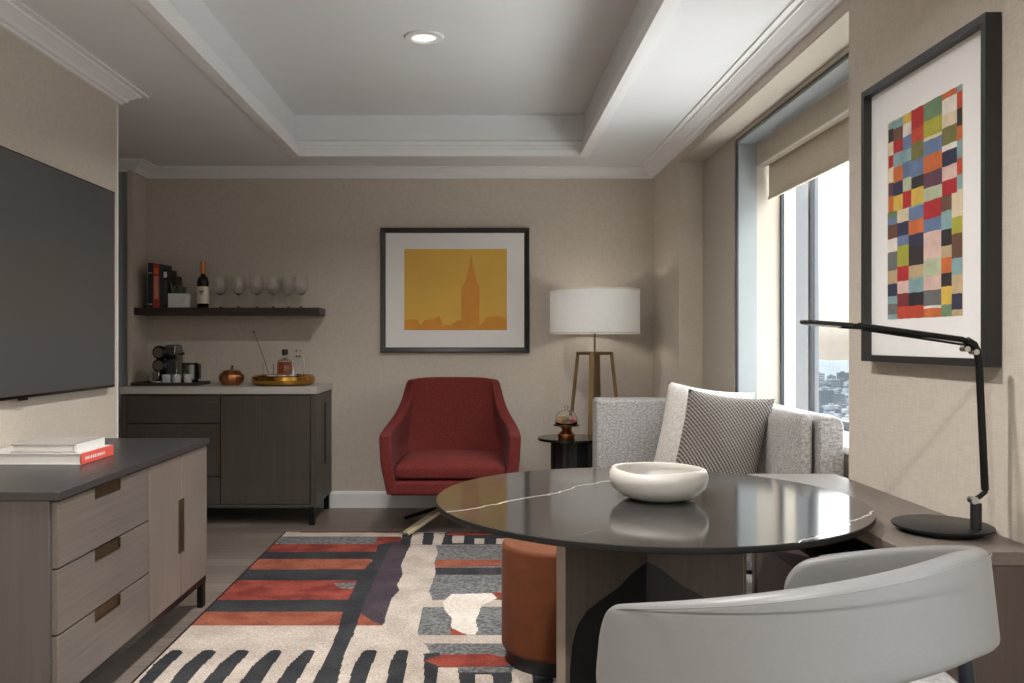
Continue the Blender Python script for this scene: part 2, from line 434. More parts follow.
# part of the right wall behind the photographer, with an added fill window
bm = BM(); box(bm, XR, 1.5, Y0, -1.6, 0, CZ+.01); box(bm, XR, 1.5, .9, 1.0, 0, CZ+.01); box(bm, XR, 1.5, -1.6, .9, 0, .5); box(bm, XR, 1.5, -1.6, .9, 2.25, CZ+.01); struct('wall_right_near', bm, M['wall'], smooth=0)
bm = BM(); box(bm, -3.3, -.1, Y0-.1, Y0, 0, CZ+.3); box(bm, 1.0, 1.6, Y0-.1, Y0, 0, CZ+.3); box(bm, -.1, 1.0, Y0-.1, Y0, 2.3, CZ+.3); box(bm, -.1, 1.0, Y0-.1, Y0, 0, .4); struct('wall_front', bm, M['wall'], smooth=0)

# windows
def win_frame(name, boxes, parent=None):
    bm = BM()
    for b_ in boxes: box(bm, *b_)
    return bm
bm = BM(); box(bm, XN+.0, 1.519, 4.744, 4.80, .80, 2.30); box(bm, XN, 1.519, 2.95, 4.744, 2.28, 2.305); w1 = struct('window_1', bm, M['alu'], smooth=0)
bm = BM(); box(bm, XN-.004, XN+.006, 4.735, 4.760, .80, 2.30); box(bm, XN-.004, XN+.006, 2.95, 4.76, 2.293, 2.303); obj('gasket', bm, M['dark_alu'], w1, smooth=0)
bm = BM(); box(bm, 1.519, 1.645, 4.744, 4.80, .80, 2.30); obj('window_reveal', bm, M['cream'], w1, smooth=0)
bm = BM(); box(bm, XN-.015, 1.66, 2.952, 4.79, .77, .80); obj('window_sill', bm, M['white'], w1, bevel=.004)
bm = BM(); box(bm, 1.645, 1.662, 4.722, 4.80, .80, 2.30); box(bm, 1.645, 1.69, 2.95, 4.735, .80, .84); box(bm, 1.645, 1.69, 2.95, 4.735, 2.26, 2.30); box(bm, 1.645,1.69,2.95,2.99,.84,2.26); obj('window_frame', bm, M['dark_alu'], w1, smooth=0)
bm = BM(); box(bm, 1.648, 1.670, 4.315, 4.345, .80, 2.30); obj('mullion', bm, M['dark_alu'], w1, smooth=0)
def pane_mat():
    m = bpy.data.materials.new('window_glass'); m.use_nodes = True; nt = m.node_tree; nt.nodes.clear()
    o = N(nt,'ShaderNodeOutputMaterial'); g = N(nt,'ShaderNodeBsdfGlossy'); g.inputs['Roughness'].default_value = .0
    t = N(nt,'ShaderNodeBsdfTransparent'); t.inputs['Color'].default_value = (.95,.96,.96,1); mx = N(nt,'ShaderNodeMixShader'); mx.inputs[0].default_value = .04
    nt.links.new(t.outputs[0], mx.inputs[1]); nt.links.new(g.outputs[0], mx.inputs[2]); nt.links.new(mx.outputs[0], o.inputs['Surface'])
    return m
M['pane'] = pane_mat()
bm = BM(); box(bm, 1.664, 1.672, 2.99, 4.735, .84, 2.26); obj('pane', bm, M['pane'], w1, smooth=0)
bm = BM()
for b_ in ((1.35,1.40,-1.6,.9,.5,.55),(1.35,1.40,-1.6,.9,2.2,2.25),(1.35,1.40,-1.6,-1.55,.5,2.25),(1.35,1.40,.85,.9,.5,2.25),(1.35,1.40,-.38,-.32,.5,2.25)): box(bm, *b_)
w2 = struct('fill_window_2', bm, M['dark_alu'], smooth=0)  # unseen window, added to let in daylight from the right
bm = BM(); box(bm, 1.372, 1.378, -1.56, .86, .54, 2.21); obj('pane', bm, M['pane'], w2, smooth=0)
bm = BM()
for b_ in ((-.1,1.0,-2.28,-2.23,.4,.45),(-.1,1.0,-2.28,-2.23,2.25,2.3),(-.1,-.05,-2.28,-2.23,.4,2.3),(.95,1.0,-2.28,-2.23,.4,2.3)): box(bm, *b_)
w3 = struct('fill_window_3', bm, M['dark_alu'], smooth=0)  # unseen window, added behind the camera to light the room
bm = BM(); box(bm, -.06, .96, -2.258, -2.252, .44, 2.26); obj('pane', bm, M['pane'], w3, smooth=0)

# roller blind
t = thing('roller_blind', 'beige roller blind half lowered inside the window recess', 'blind', (1.56, 3.9, 2.28))
bm = BM(); box(bm, 1.5195, 1.566, 2.955, 4.742, 2.153, 2.279); obj('cassette', bm, M['cassette'], t, bevel=.002)
bm = BM(); box(bm, 1.518, 1.5215, 2.955, 4.742, 2.150, 2.158); obj('edge_strip', bm, M['white'], t, smooth=0)
bm = BM(); box(bm, 1.578, 1.582, 3.0, 4.725, 1.99, 2.27); obj('blind_cloth', bm, M['blind'], t, smooth=0)
bm = BM(); box(bm, 1.573, 1.587, 3.0, 4.728, 1.970, 1.992); obj('bottom_bar', bm, M['cassette'], t, bevel=.003)

# exterior: facade pier, hills, city
bm = BM(); box(bm, 1.76, 2.075, 5.3, 5.6, -3, 4.5); box(bm, 1.74, 1.80, 4.85, 5.6, -3, 4.5); struct('wall_exterior_pier', bm, plain('pale_facade', (100,101,104), .8), smooth=0)
M['city1'] = plain('hazy_concrete', (78,84,90), .9, var=.1, nscale=.05)
M['city2'] = plain('hazy_stone', (58,65,74), .9, var=.1, nscale=.05)
M['city3'] = plain('hazy_roof', (98,101,105), .9, var=.1, nscale=.05)
M['hill'] = plain('hazy_hillside', (62,68,72), 1, var=.18, nscale=.01)
M['ground'] = plain('city_ground', (52,56,59), 1, var=.15, nscale=.02)
bm = BM(); box(bm, -400, 3000, -3000, 2700, -121, -120); struct('terrain', bm, M['ground'], smooth=0)
bm = BM()
nx, ny = 60, 14; gv = []
for j in range(ny+1):
    row = []
    for i in range(nx+1):
        x = 200 + i*60; y = 2600 + j*90
        h = 55*math.exp(-((j-6)/4.0)**2)*(1+.22*math.sin(i*.55)+.12*math.sin(i*1.37+j)+.06*math.sin(i*3.1)) 
        row.append(bm.verts.new((x, y, -118+h+random.uniform(-1,1))))
    gv.append(row)
for j in range(ny):
    for i in range(nx): bm.faces.new((gv[j][i],gv[j][i+1],gv[j+1][i+1],gv[j+1][i]))
struct('hills', bm, M['hill'], smooth=180)
placed = []; tries = 0
while len(placed) < 190 and tries < 9000:
    tries += 1
    Y = 620*(2500/620)**random.random(); X = Y*(random.uniform(.375, .44) if len(placed) < 80 else random.uniform(.22, .85)); w = random.uniform(10, 22)*(.5+Y/2500); d = random.uniform(9, 18); h = random.uniform(12, 34)*(1.35 if random.random() < .2 else 1)
    if any(abs(X-a)<(w+c)/2+2 and abs(Y-b)<(d+e)/2+2 for a,b,c,e in placed): continue
    placed.append((X,Y,w,d))
    bm = BM(); box(bm, -w/2, w/2, -d/2, d/2, 0, h)
    for f in range(int(h/6)): box(bm, -w/2-.15, w/2+.15, -d/2-.15, d/2+.15, 2+f*6, 4.2+f*6, 1)
    box(bm, -w*.2, w*.15, -d*.2, d*.2, h, h+3)
    o = obj('building', bm, [random.choice([M['city1'], M['city3'], M['hill']]), M['city2']], None, smooth=0); o.location = (X, Y, -120)
    tag(o, 'small hazy city building far below outside the window', 'building', 'distant city buildings below the hills')

bm = BM(); box(bm, 1.9, 10, -14, 15, -2.6, -2.4); box(bm, -8, 1.9, -14, -2.9, -2.6, -2.4); struct('bounce_terrace', bm, plain('pale_bounce_surface', (236,232,226), .95, var=.05), smooth=0)  # unseen pale deck, added to bounce daylight up to the soffit
# ================================================================== LIGHT
w = bpy.data.worlds.new('World'); scene.world = w; w.use_nodes = True; nt = w.node_tree; nt.nodes.clear()
out = N(nt, 'ShaderNodeOutputWorld'); bg = N(nt, 'ShaderNodeBackground'); tc = N(nt, 'ShaderNodeTexCoord'); sp = N(nt, 'ShaderNodeSeparateXYZ')
nt.links.new(tc.outputs['Generated'], sp.inputs[0])
skyc = ramp(nt, sp.outputs[2], [(0.0, (.80,.72,.62)), (.05, (.92,.86,.76)), (.18, (.97,.98,.97)), (.5, (.93,.97,1.0)), (1.0, (.88,.94,1.0))])
nt.links.new(skyc, bg.inputs['Color'])
mr = N(nt, 'ShaderNodeMapRange'); mr.inputs['From Min'].default_value = 0; mr.inputs['From Max'].default_value = .55; mr.inputs['To Min'].default_value = .50; mr.inputs['To Max'].default_value = 5.4
nt.links.new(sp.outputs[2], mr.inputs['Value']); nt.links.new(mr.outputs[0], bg.inputs['Strength']); nt.links.new(bg.outputs[0], out.inputs['Surface'])

def portal(loc, rot, sx, sy):
    l = bpy.data.lights.new('window_portal', 'AREA'); l.shape = 'RECTANGLE'; l.size = sx; l.size_y = sy; l.cycles.is_portal = True
    o = bpy.data.objects.new('window_portal', l); COL.objects.link(o); o.location = loc; o.rotation_euler = rot
portal((1.72, 3.9, 1.5), (0, PI/2, 0), 1.6, 1.75)
portal((1.45, -.35, 1.38), (0, PI/2, 0), 1.75, 2.5)  # portal of the added right-hand window
portal((.45, -2.4, 1.35), (PI/2, 0, 0), 1.1, 1.9)  # portal of the added window behind the camera

# recessed downlights in the tray ceiling
def downlight(x, y, label, power):
    t = thing('downlight', label, 'ceiling light', (x, y, RZ), 'recessed ceiling lights')
    bm = BM(); lathe(bm, [(.062,-.001),(.066,-.012),(.094,-.008),(.1,-.001)], (x,y,RZ), 40, cap=False); obj('trim_ring', bm, M['white'], t)
    bm = BM(); lathe(bm, [(.062,-.003),(.05,-.0045),(0,-.005)], (x,y,RZ), 32, cap=False); obj('lens', bm, M['lens'], t)
    l = bpy.data.lights.new('downlight_lamp', 'AREA'); l.shape = 'DISK'; l.size = .13; l.energy = power; l.color = (1,.965,.93); l.spread = math.radians(140)
    o = bpy.data.objects.new('downlight_lamp', l); COL.objects.link(o); o.location = (0,0,-.02); o.parent = t
M['lens'] = emit('downlight_lens', (250,246,240), .35)
downlight(-.272, 4.30, 'round white recessed downlight in the raised ceiling above the rug', 9)
downlight(-.272, 2.2, 'unseen downlight added for fill light in the raised ceiling above the table side', 16)  # out of view, added to brighten the interior
downlight(-.272, .3, 'unseen downlight added for fill light in the raised ceiling near the entrance side', 18)  # also out of view, added as interior fill

# ================================================================== RUG
RG = dict(cream=carpet('rug_cream', (178,165,153), (196,183,171)), dark=carpet('rug_charcoal', (52,53,56), (64,64,66)), red=carpet('rug_red', (120,56,50), (152,76,64), mott=7),
 orange=carpet('rug_orange', (134,74,60), (156,94,74), mott=8), purple=carpet('rug_aubergine', (68,60,66), (80,70,76)), grey=carpet('rug_grey', (92,92,92), (132,131,130), mott=60), white=carpet('rug_white', (214,202,190), (226,216,206)), edge=carpet('rug_edge', (44,36,36)))
RK = list(RG)
RUG = [
 ('grey',[(-1.276,5.301),(-0.592,5.301),(-0.594,5.106),(-1.276,5.106)]),
 ('red',[(-0.617,5.301),(-0.482,5.301),(-0.451,5.221),(-0.469,5.093),(-0.616,5.093)]),
 ('red',[(-2.347,5.106),(-0.588,5.106),(-0.584,4.918),(-2.254,4.904)]),
 ('dark',[(-2.254,4.904),(-0.584,4.918),(-0.581,4.756),(-2.18,4.743)]),
 ('orange',[(-2.186,4.756),(-0.581,4.756),(-0.591,4.539),(-2.081,4.527)]),
 ('dark',[(-2.081,4.527),(-0.591,4.539),(-0.604,4.331),(-1.986,4.32)]),
 ('red',[(-1.991,4.331),(-0.604,4.331),(-0.599,3.998),(-1.834,3.989)]),
 ('dark',[(-1.837,3.995),(-0.586,4.005),(-0.594,3.822),(-1.753,3.814)]),
 ('orange',[(-1.758,3.825),(-0.586,3.825),(-0.583,3.642),(-1.671,3.634)]),
 ('grey',[(-0.72,4.278),(-0.604,4.295),(-0.611,4.175),(-0.671,4.192)]),
 ('purple',[(-0.587,5.093),(-0.488,5.169),(-0.399,5.093),(-0.409,4.902),(-0.415,4.619),(-0.39,4.442),(-0.401,4.243),(-0.381,4.158),(-0.407,4.014),(-0.402,3.674),(-0.404,3.642),(-0.465,3.7),(-0.535,3.808),(-0.575,4.192)]),
 ('orange',[(-0.528,3.822),(-0.456,3.7),(-0.403,3.642),(-0.533,3.642)]),
 ('dark',[(-0.59,5.093),(-0.513,5.118),(-0.522,4.619),(-0.522,4.158),(-0.519,3.801),(-0.51,3.525),(-0.515,3.337),(-0.496,3.05),(-0.496,2.403),(-0.601,2.403),(-0.58,3.05),(-0.575,3.337),(-0.582,3.586),(-0.601,3.822),(-0.601,3.998),(-0.606,4.313),(-0.601,4.539),(-0.58,4.728)]),
 ('grey',[(-0.253,5.078),(1.293,5.078),(1.18,3.19),(-0.206,3.19),(-0.206,3.376),(-0.25,3.554),(-0.251,3.887),(-0.215,4.014),(-0.238,4.133),(-0.229,4.313),(-0.224,4.499),(-0.241,4.681),(-0.232,4.902)]),
 ('orange',[(-0.242,4.671),(-0.224,4.745),(0.104,4.745),(0.764,4.702),(0.754,4.64),(0.101,4.609),(-0.2,4.578),(-0.222,4.578)]),
 ('dark',[(-0.232,4.568),(0.847,4.568),(0.874,4.434),(-0.22,4.434)]),
 ('purple',[(0,4.568),(0.084,4.568),(0.092,4.434),(-0.005,4.434)]),
 ('cream',[(-0.253,3.998),(1.018,3.998),(1.04,3.908),(-0.251,3.894)]),
 ('red',[(0.062,4.125),(0.194,4.109),(0.198,3.998),(0.088,4.014)]),
 ('white',[(-0.165,3.976),(-0.129,4.093),(0.062,4.109),(0.084,4.029),(0.009,3.908),(0,3.801),(-0.015,3.705),(-0.004,3.586),(-0.014,3.525),(-0.045,3.525),(-0.114,3.598),(-0.118,3.74),(-0.153,3.851)]),
 ('red',[(-0.116,3.61),(-0.045,3.519),(-0.114,3.519)]),
 ('cream',[(-0.259,3.519),(1.099,3.519),(1.109,3.426),(-0.253,3.426)]),
 ('cream',[(-0.293,3.432),(-0.21,3.432),(-0.188,3.322),(-0.206,3.25),(-0.193,2.989),(-0.255,2.989)]),
 ('dark',[(-0.21,3.312),(-0.149,3.322),(-0.136,3.19),(1.547,3.19),(1.442,2.403),(-0.219,2.403),(-0.193,3.05)]),
 ('grey',[(-0.217,3.426),(1.109,3.426),(1.114,3.322),(-0.165,3.322)]),
 ('grey',[(-0.077,3.18),(0.81,3.18),(0.813,3.123),(-0.076,3.123)]),
 ('red',[(-0.202,3.24),(-0.141,3.301),(0.031,3.312),(0.124,3.26),(0.227,3.23),(0.057,3.18),(-0.144,3.18)]),
 ('cream',[(-0.148,3.171),(-0.078,3.171),(-0.048,2.752),(-0.146,2.752)]),
 ('cream',[(-0.013,3.105),(0.046,3.105),(0.07,2.752),(-0.022,2.752)]),
 ('cream',[(0.12,3.152),(0.185,3.152),(0.203,2.752),(0.101,2.752)]),
 ('cream',[(0.262,3.114),(0.319,3.114),(0.336,2.752),(0.247,2.752)]),
 ('dark',[(-0.474,5.411),(1.378,5.411),(1.295,5.086),(-0.463,5.086)]),
 ('cream',[(-0.414,5.451),(-0.345,5.451),(-0.334,5.093),(-0.405,5.093)]),
 ('cream',[(-0.278,5.482),(-0.208,5.482),(-0.22,5.081),(-0.275,5.081)]),
 ('red',[(-0.202,5.468),(0.258,5.468),(0.252,5.342),(-0.197,5.342)]),
 ('cream',[(-0.162,5.328),(-0.091,5.328),(-0.091,5.126),(-0.159,5.126)]),
 ('cream',[(-0.027,5.247),(0.034,5.247),(0.029,5.106),(-0.029,5.106)]),
 ('cream',[(0.106,5.247),(0.167,5.247),(0.159,5.106),(0.1,5.106)]),
 ('cream',[(0.254,5.301),(0.315,5.301),(0.301,5.118),(0.242,5.118)]),
 ('cream',[(0.405,5.274),(0.471,5.274),(0.454,5.118),(0.389,5.118)]),
 ('red',[(-1.128,5.468),(-0.498,5.468),(-0.492,5.411),(-1.116,5.411)]),
 ('dark',[(-1.188,3.338),(-1.181,3.351),(-1.154,3.351),(-1.137,3.333),(-1.132,3.301),(-1.139,3.2),(-1.137,3.059),(-1.13,2.781),(-1.178,2.781),(-1.191,3.059),(-1.2,3.2)]),
 ('dark',[(-1.065,3.338),(-1.058,3.351),(-1.027,3.351),(-1.01,3.333),(-1.006,3.301),(-1.015,3.2),(-1.016,3.059),(-1.014,2.781),(-1.082,2.781),(-1.082,3.059),(-1.084,3.2)]),
 ('dark',[(-0.937,3.338),(-0.929,3.351),(-0.9,3.351),(-0.883,3.333),(-0.881,3.301),(-0.89,3.2),(-0.894,3.059),(-0.898,2.781),(-0.972,2.781),(-0.962,3.059),(-0.959,3.2)]),
 ('dark',[(-0.805,3.338),(-0.797,3.351),(-0.772,3.351),(-0.756,3.333),(-0.755,3.301),(-0.759,3.2),(-0.76,3.059),(-0.759,2.781),(-0.85,2.781),(-0.835,3.059),(-0.83,3.2)]),
 ('dark',[(-0.673,3.338),(-0.664,3.351),(-0.643,3.351),(-0.628,3.333),(-0.628,3.301),(-0.633,3.2),(-0.637,3.059),(-0.642,2.781),(-0.722,2.781),(-0.705,3.059),(-0.699,3.2)]),
 ('dark',[(-0.446,3.338),(-0.436,3.351),(-0.403,3.351),(-0.39,3.333),(-0.392,3.301),(-0.394,3.2),(-0.397,3.059),(-0.403,2.781),(-0.455,2.781),(-0.456,3.059),(-0.46,3.2)]),
 ('dark',[(-0.319,3.338),(-0.309,3.351),(-0.282,3.351),(-0.269,3.333),(-0.272,3.301),(-0.267,3.2),(-0.267,3.059),(-0.265,2.781),(-0.319,2.781),(-0.324,3.059),(-0.33,3.2)]),
 ('cream',[(-1.3,2.7),(0.2,2.7),(0.2,2.82),(-1.3,2.82)]),
]
X0, X1, YA, YBk = -1.215, .94, 2.8, 5.44
DX, DY = .0045, .006
nx = int((X1-X0)/DX); ny = int((YBk-YA)/DY)
cell = [[0]*nx for _ in range(ny)]
def fill(poly, key):
    xs = [p[0] for p in poly]; ys = [p[1] for p in poly]; ki = RK.index(key); n = len(poly)
    for j in range(max(0,int((min(ys)-YA)/DY)-1), min(ny, int((max(ys)-YA)/DY)+2)):
        y = YA+(j+.5)*DY; cr = []
        for a in range(n):
            (xa,ya),(xb,yb) = poly[a], poly[(a+1)%n]
            if (ya > y) != (yb > y): cr.append(xa+(y-ya)*(xb-xa)/(yb-ya))
        cr.sort()
        for c0, c1 in zip(cr[::2], cr[1::2]):
            for i in range(max(0,math.ceil((c0-X0)/DX-.5)), min(nx-1, math.floor((c1-X0)/DX-.5))+1): cell[j][i] = ki
for key, poly in RUG: fill(poly, key)
ei = RK.index('edge')
for j in range(ny):
    cell[j][0] = cell[j][1] = cell[j][-1] = ei
for i in range(nx): cell[0][i] = cell[-1][i] = ei
verts = [(X0+i*DX, YA+j*DY, .009) for j in range(ny+1) for i in range(nx+1)]
faces = [(j*(nx+1)+i, j*(nx+1)+i+1, (j+1)*(nx+1)+i+1, (j+1)*(nx+1)+i) for j in range(ny) for i in range(nx)]
nb = len(verts); xe = X0+nx*DX; ye = YA+ny*DY
verts += [(X0,YA,.0),(xe,YA,.0),(xe,ye,.0),(X0,ye,.0),(X0,YA,.009),(xe,YA,.009),(xe,ye,.009),(X0,ye,.009)]
faces += [(nb,nb+1,nb+5,nb+4),(nb+1,nb+2,nb+6,nb+5),(nb+2,nb+3,nb+7,nb+6),(nb+3,nb,nb+4,nb+7),(nb+3,nb+2,nb+1,nb)]
me = bpy.data.meshes.new('area_rug'); me.from_pydata(verts, [], faces)
for k_ in RK: me.materials.append(RG[k_])
me.polygons.foreach_set('material_index', [c for row in cell for c in row] + [ei]*5)
rug = bpy.data.objects.new('area_rug', me); COL.objects.link(rug)
tag(rug, 'patterned rug with red, charcoal, cream and grey abstract shapes on the wood floor', 'rug')
RT = .0095   # rug top

# ================================================================== LOW CONSOLE (left)
t = thing('media_console', 'long low greige oak console with charcoal top below the television', 'cabinet', (-1.5, 3.2, 0))
FX = -1.238
bm = BM(); box(bm, -1.785, FX-.02, 2.54, 3.95, .14, .735); obj('carcass', bm, M['carcass'], t, bevel=.002)
bm = BM(); box(bm, -1.788, -1.228, 2.532, 3.955, .735, .76); obj('top', bm, M['con_top'], t, bevel=.002)
def drawer_front(z0, z1):
    y0, y1 = 2.552, 3.255; ym0, ym1 = 2.80, 2.995; d = .036
    bm = BM(); prism(bm, [(y0,z0),(y1,z0),(y1,z1),(ym1,z1),(ym1,z1-d),(ym0,z1-d),(ym0,z1),(y0,z1)], lambda u,v,tt: (tt,u,v), FX-.02, FX)
    dr = obj('drawer', bm, M['drawer'], t, bevel=.0012, segs=1)
    bm = BM(); box(bm, FX-.0195, FX-.006, ym0, ym1, z1-d, z1); box(bm, FX-.02, FX+.0012, ym0, ym1, z1-d-.002, z1-d+.001); box(bm, FX-.02, FX+.0012, ym0-.002, ym0+.0015, z1-d, z1-.001); box(bm, FX-.02, FX+.0012, ym1-.0015, ym1+.002, z1-d, z1-.001)
    h = obj('handle', bm, M['bronze'], dr, smooth=0); h['label'] = 'recessed bronze finger pull'
for z0, z1 in ((.532,.728),(.336,.526),(.142,.330)): drawer_front(z0, z1)
for y0, y1, s in ((3.262,3.604,1),(3.610,3.948,0)):
    bm = BM(); box(bm, FX-.02, FX, y0, y1, .142, .728); d = obj('door', bm, M['doorw'], t, bevel=.0012, segs=1)
    yy = (3.575,3.604) if s else (3.610,3.639)
    bm = BM(); box(bm, FX-.004, FX+.003, yy[0], yy[1], .325, .545); obj('handle', bm, M['bronze'], d, bevel=.001)
bm = BM(); box(bm, -1.785, FX-.004, 2.54, 3.95, .112, .138); obj('base_rail', bm, M['black_metal'], t, bevel=.001)
for x in (-1.77, FX-.02):
    for y in (2.56, 3.93):
        bm = BM(); box(bm, x-.013, x+.013, y-.02, y+.02, 0, .113); obj('leg', bm, M['black_metal'], t, bevel=.001)

# books on the console
t = thing('book', 'thick white coffee table book with coral spine, under another book on the console', 'book', (-1.58, 3.23, .76), 'coffee table books on the console')
bm = BM(); box(bm, -1.775, -1.424, 3.098, 3.352, .765, .797); obj('pages', bm, M['paper'], t)
bm = BM(); box(bm, -1.78, -1.415, 3.093, 3.358, .7605, .765); box(bm, -1.78, -1.415, 3.093, 3.358, .797, .801); obj('cover', bm, M['wht_cover'], t, bevel=.001)
bm = BM(); box(bm, -1.421, -1.413, 3.093, 3.358, .7605, .801); sp_ = obj('spine', bm, M['coral'], t, bevel=.002); sp_['label'] = 'coral spine with white lettering'
bm = BM(); yy = 3.115
for i, wd in enumerate([.012,.014,.007,.012,.012,.013,.006,.012,.014,.010,.012]):
    box(bm, -1.4135, -1.4125, yy, yy+wd*.8, .775, .786); yy += wd+.004
obj('lettering', bm, M['wht_cover'], sp_, smooth=0)
t = thing('book', 'thinner white book with greige cover lying on top of the coral spined book', 'book', (-1.56, 3.2, .8015), 'coffee table books on the console')
bm = BM(); box(bm, -1.672, -1.455, 3.113, 3.335, .806, .828); obj('pages', bm, M['paper'], t)
bm = BM(); box(bm, -1.678, -1.442, 3.108, 3.340, .8015, .8055); box(bm, -1.678, -1.442, 3.108, 3.340, .8285, .8325); obj('cover', bm, M['grey_cover'], t, bevel=.001)
bm = BM(); box(bm, -1.452, -1.439, 3.108, 3.340, .8015, .8325); obj('spine', bm, M['wht_cover'], t, bevel=.002)

# television
t = thing('television', 'large flat black television hung on the left wall above the console', 'television', (XL, 3.35, .98))
bm = BM(); box(bm, XL+.001, -1.765, 2.60, 4.10, 1.05, 1.86); obj('housing', bm, M['satin_black'], t, bevel=.01)
bm = BM(); box(bm, -1.766, -1.756, 2.515, 4.185, .981, 1.921); obj('bezel', bm, M['gloss_black'], t, bevel=.002)
bm = BM(); box(bm, -1.7565, -1.7545, 2.522, 4.178, .993, 1.914); obj('screen', bm, M['screen'], t, smooth=0)
bm = BM(); box(bm, -1.765, -1.754, 3.32, 3.38, .972, .982); obj('sensor', bm, M['gloss_black'], t, bevel=.002)

# ================================================================== SIDEBOARD
t = thing('sideboard', 'dark stained oak sideboard with pale stone top against the back wall', 'cabinet', (-1.71, 5.96, 0))
SX0, SX1, SY = -2.335, -1.063, 5.66
bm = BM(); box(bm, SX0, SX1, SY+.02, 6.262, .12, .852); obj('carcass', bm, M['side_w'], t, bevel=.002)
bm = BM(); box(bm, SX0-.008, SX1+.008, SY-.006, 6.266, .856, .903); obj('top', bm, M['marble_lt'], t, bevel=.003)
bm = BM(); box(bm, SX0, SX0+.035, SY, SY+.02, .12, .852); box(bm, SX1-.035, SX1, SY, SY+.02, .12, .852); box(bm, SX0+.035, SX1-.035, SY, SY+.02, .118, .136); obj('face_frame', bm, M['side_w'], t, bevel=.001)
bm = BM(); box(bm, SX0+.04, -1.69, SY-.001, SY+.018, .668, .846); d = obj('drawer', bm, M['side_w2'], t, bevel=.001)
bm = BM(); box(bm, -2.1, -1.9, SY-.004, SY+.004, .836, .848); obj('handle', bm, M['bronze'], d)
bm = BM(); box(bm, SX0+.04, -1.69, SY-.001, SY+.018, .322, .662); d = obj('door', bm, M['side_w'], t, bevel=.001)
bm = BM(); box(bm, -1.702, -1.688, SY-.006, SY+.01, .322, .662); obj('handle', bm, M['brass'], d)['label'] = 'slim upright brass edge pull'
bm = BM(); box(bm, SX0+.04, -1.69, SY-.001, SY+.018, .140, .316); obj('drawer', bm, M['side_w2'], t, bevel=.001)
bm = BM(); box(bm, -1.683, SX1-.04, SY-.001, SY+.018, .140, .846); obj('door', bm, M['side_w'], t, bevel=.001)
bm = BM(); box(bm, SX1-.002, SX1+.006, 5.98, 6.05, .36, .78); obj('side_strip', bm, M['black_metal'], t, bevel=.001)  # dark upright strip on the right side
for x in (SX0+.03, SX1-.03):
    for y in (SY+.03, 6.23):
        bm = BM(); box(bm, x-.018, x+.018, y-.018, y+.018, 0, .119); obj('leg', bm, M['black_metal'], t, bevel=.001)
TZ = .9032
# coffee machine + tray
bm = BM(); box(bm, -2.33, -1.88, 5.80, 6.08, TZ, TZ+.008); box(bm, -2.33, -1.88, 5.80, 5.81, TZ+.008, TZ+.022); box(bm, -2.33,-1.88,6.07,6.08,TZ+.008,TZ+.022); box(bm,-2.33,-2.32,5.81,6.07,TZ+.008,TZ+.022); box(bm,-1.89,-1.88,5.81,6.07,TZ+.008,TZ+.022)
solo('serving_tray', bm, M['shelf_w'], 'dark rectangular tray under the coffee machine on the sideboard', 'tray', loc=(-2.1,5.94,TZ), bevel=.002)
TT = TZ+.0085
t = thing('coffee_machine', 'black and chrome capsule coffee machine on the dark tray', 'coffee machine', (-2.14, 5.93, TT))
bm = BM()
prism(bm, [(5.845,.0),(6.05,.0),(6.05,.235),(6.03,.262),(5.98,.268),(5.90,.262),(5.885,.20),(5.93,.17),(5.93,.05),(5.845,.035)], lambda u,v,tt:(tt,u,TT+v), -2.138, -2.062); obj('housing', bm, M['steel'], t, bevel=.006)
bm = BM(); box(bm, -2.212, -2.14, 5.93, 6.04, TT, TT+.25); obj('water_tank', bm, M['gloss_black'], t, bevel=.012)
bm = BM()
for zc in (.215, .125):
    tube(bm, [(-2.168,5.925,TT+zc),(-2.168,5.875,TT+zc)], .046, 24)
obj('brew_head', bm, M['gloss_black'], t, bevel=.006)
bm = BM(); 
for zc in (.215, .125):
    tube(bm, [(-2.168,5.8745,TT+zc),(-2.168,5.868,TT+zc)], .034, 24)
obj('chrome_cap', bm, M['chrome'], t)
bm = BM(); tube(bm, [(-2.062,5.97,TT+.20),(-2.035,5.97,TT+.205)], .006, 8); sphere(bm, (-2.033,5.97,TT+.205), .009); obj('lever', bm, M['gloss_black'], t)
bm = BM(); lathe(bm, [(0,0),(.05,0),(.05,.02),(.045,.024),(0,.024)], (-2.168,5.862,TT), 24, cap=False); obj('drip_tray', bm, M['chrome'], t)
bm = BM(); box(bm, -2.207,-2.157,5.85,5.89,TT+.03,TT+.085); tube(bm, [(-2.2,5.86,TT+.06),(-2.212,5.85,TT+.05),(-2.212,5.85,TT+.03)], .005, 6); obj('spout', bm, M['chrome'], t, bevel=.004)
t = thing('milk_frother', 'cylindrical black and steel milk frother beside the coffee machine', 'milk frother', (-1.991, 5.98, TT))
bm = BM(); lathe(bm, [(0,0),(.054,0),(.056,.008),(.056,.03),(0,.03)], (-1.991,5.98,TT), 32, cap=False); obj('base', bm, M['gloss_black'], t)
bm = BM(); lathe(bm, [(0,.03),(.052,.03),(.052,.128),(0,.128)], (-1.991,5.98,TT), 32, cap=False); obj('jug', bm, M['steel'], t)
bm = BM(); lathe(bm, [(0,.128),(.054,.128),(.054,.142),(0,.144)], (-1.991,5.98,TT), 32, cap=False); box(bm, -1.931, -1.921, 5.95, 6.0, TT+.03, TT+.135); obj('lid', bm, M['gloss_black'], t, bevel=.002)
def tumbler(x, y, z, label, grp, r=.03, h=.065):
    bm = BM(); lathe(bm, [(0,0),(r*.86,0),(r,h),(r-.0022,h),(r*.86-.003,.009),(0,.009)], (x,y,z), 20, cap=False)
    return solo('glass_cup', bm, M['thick_glass'], label, 'glass', grp, loc=(x,y,z))
g0 = tumbler(-2.100, 5.83, TT, 'small clear coffee glass beside the drip tray of the coffee machine', 'coffee glasses on the dark tray')
dup(g0, (-2.035,5.845,TT), 'small clear coffee glass in the middle of the three on the tray')
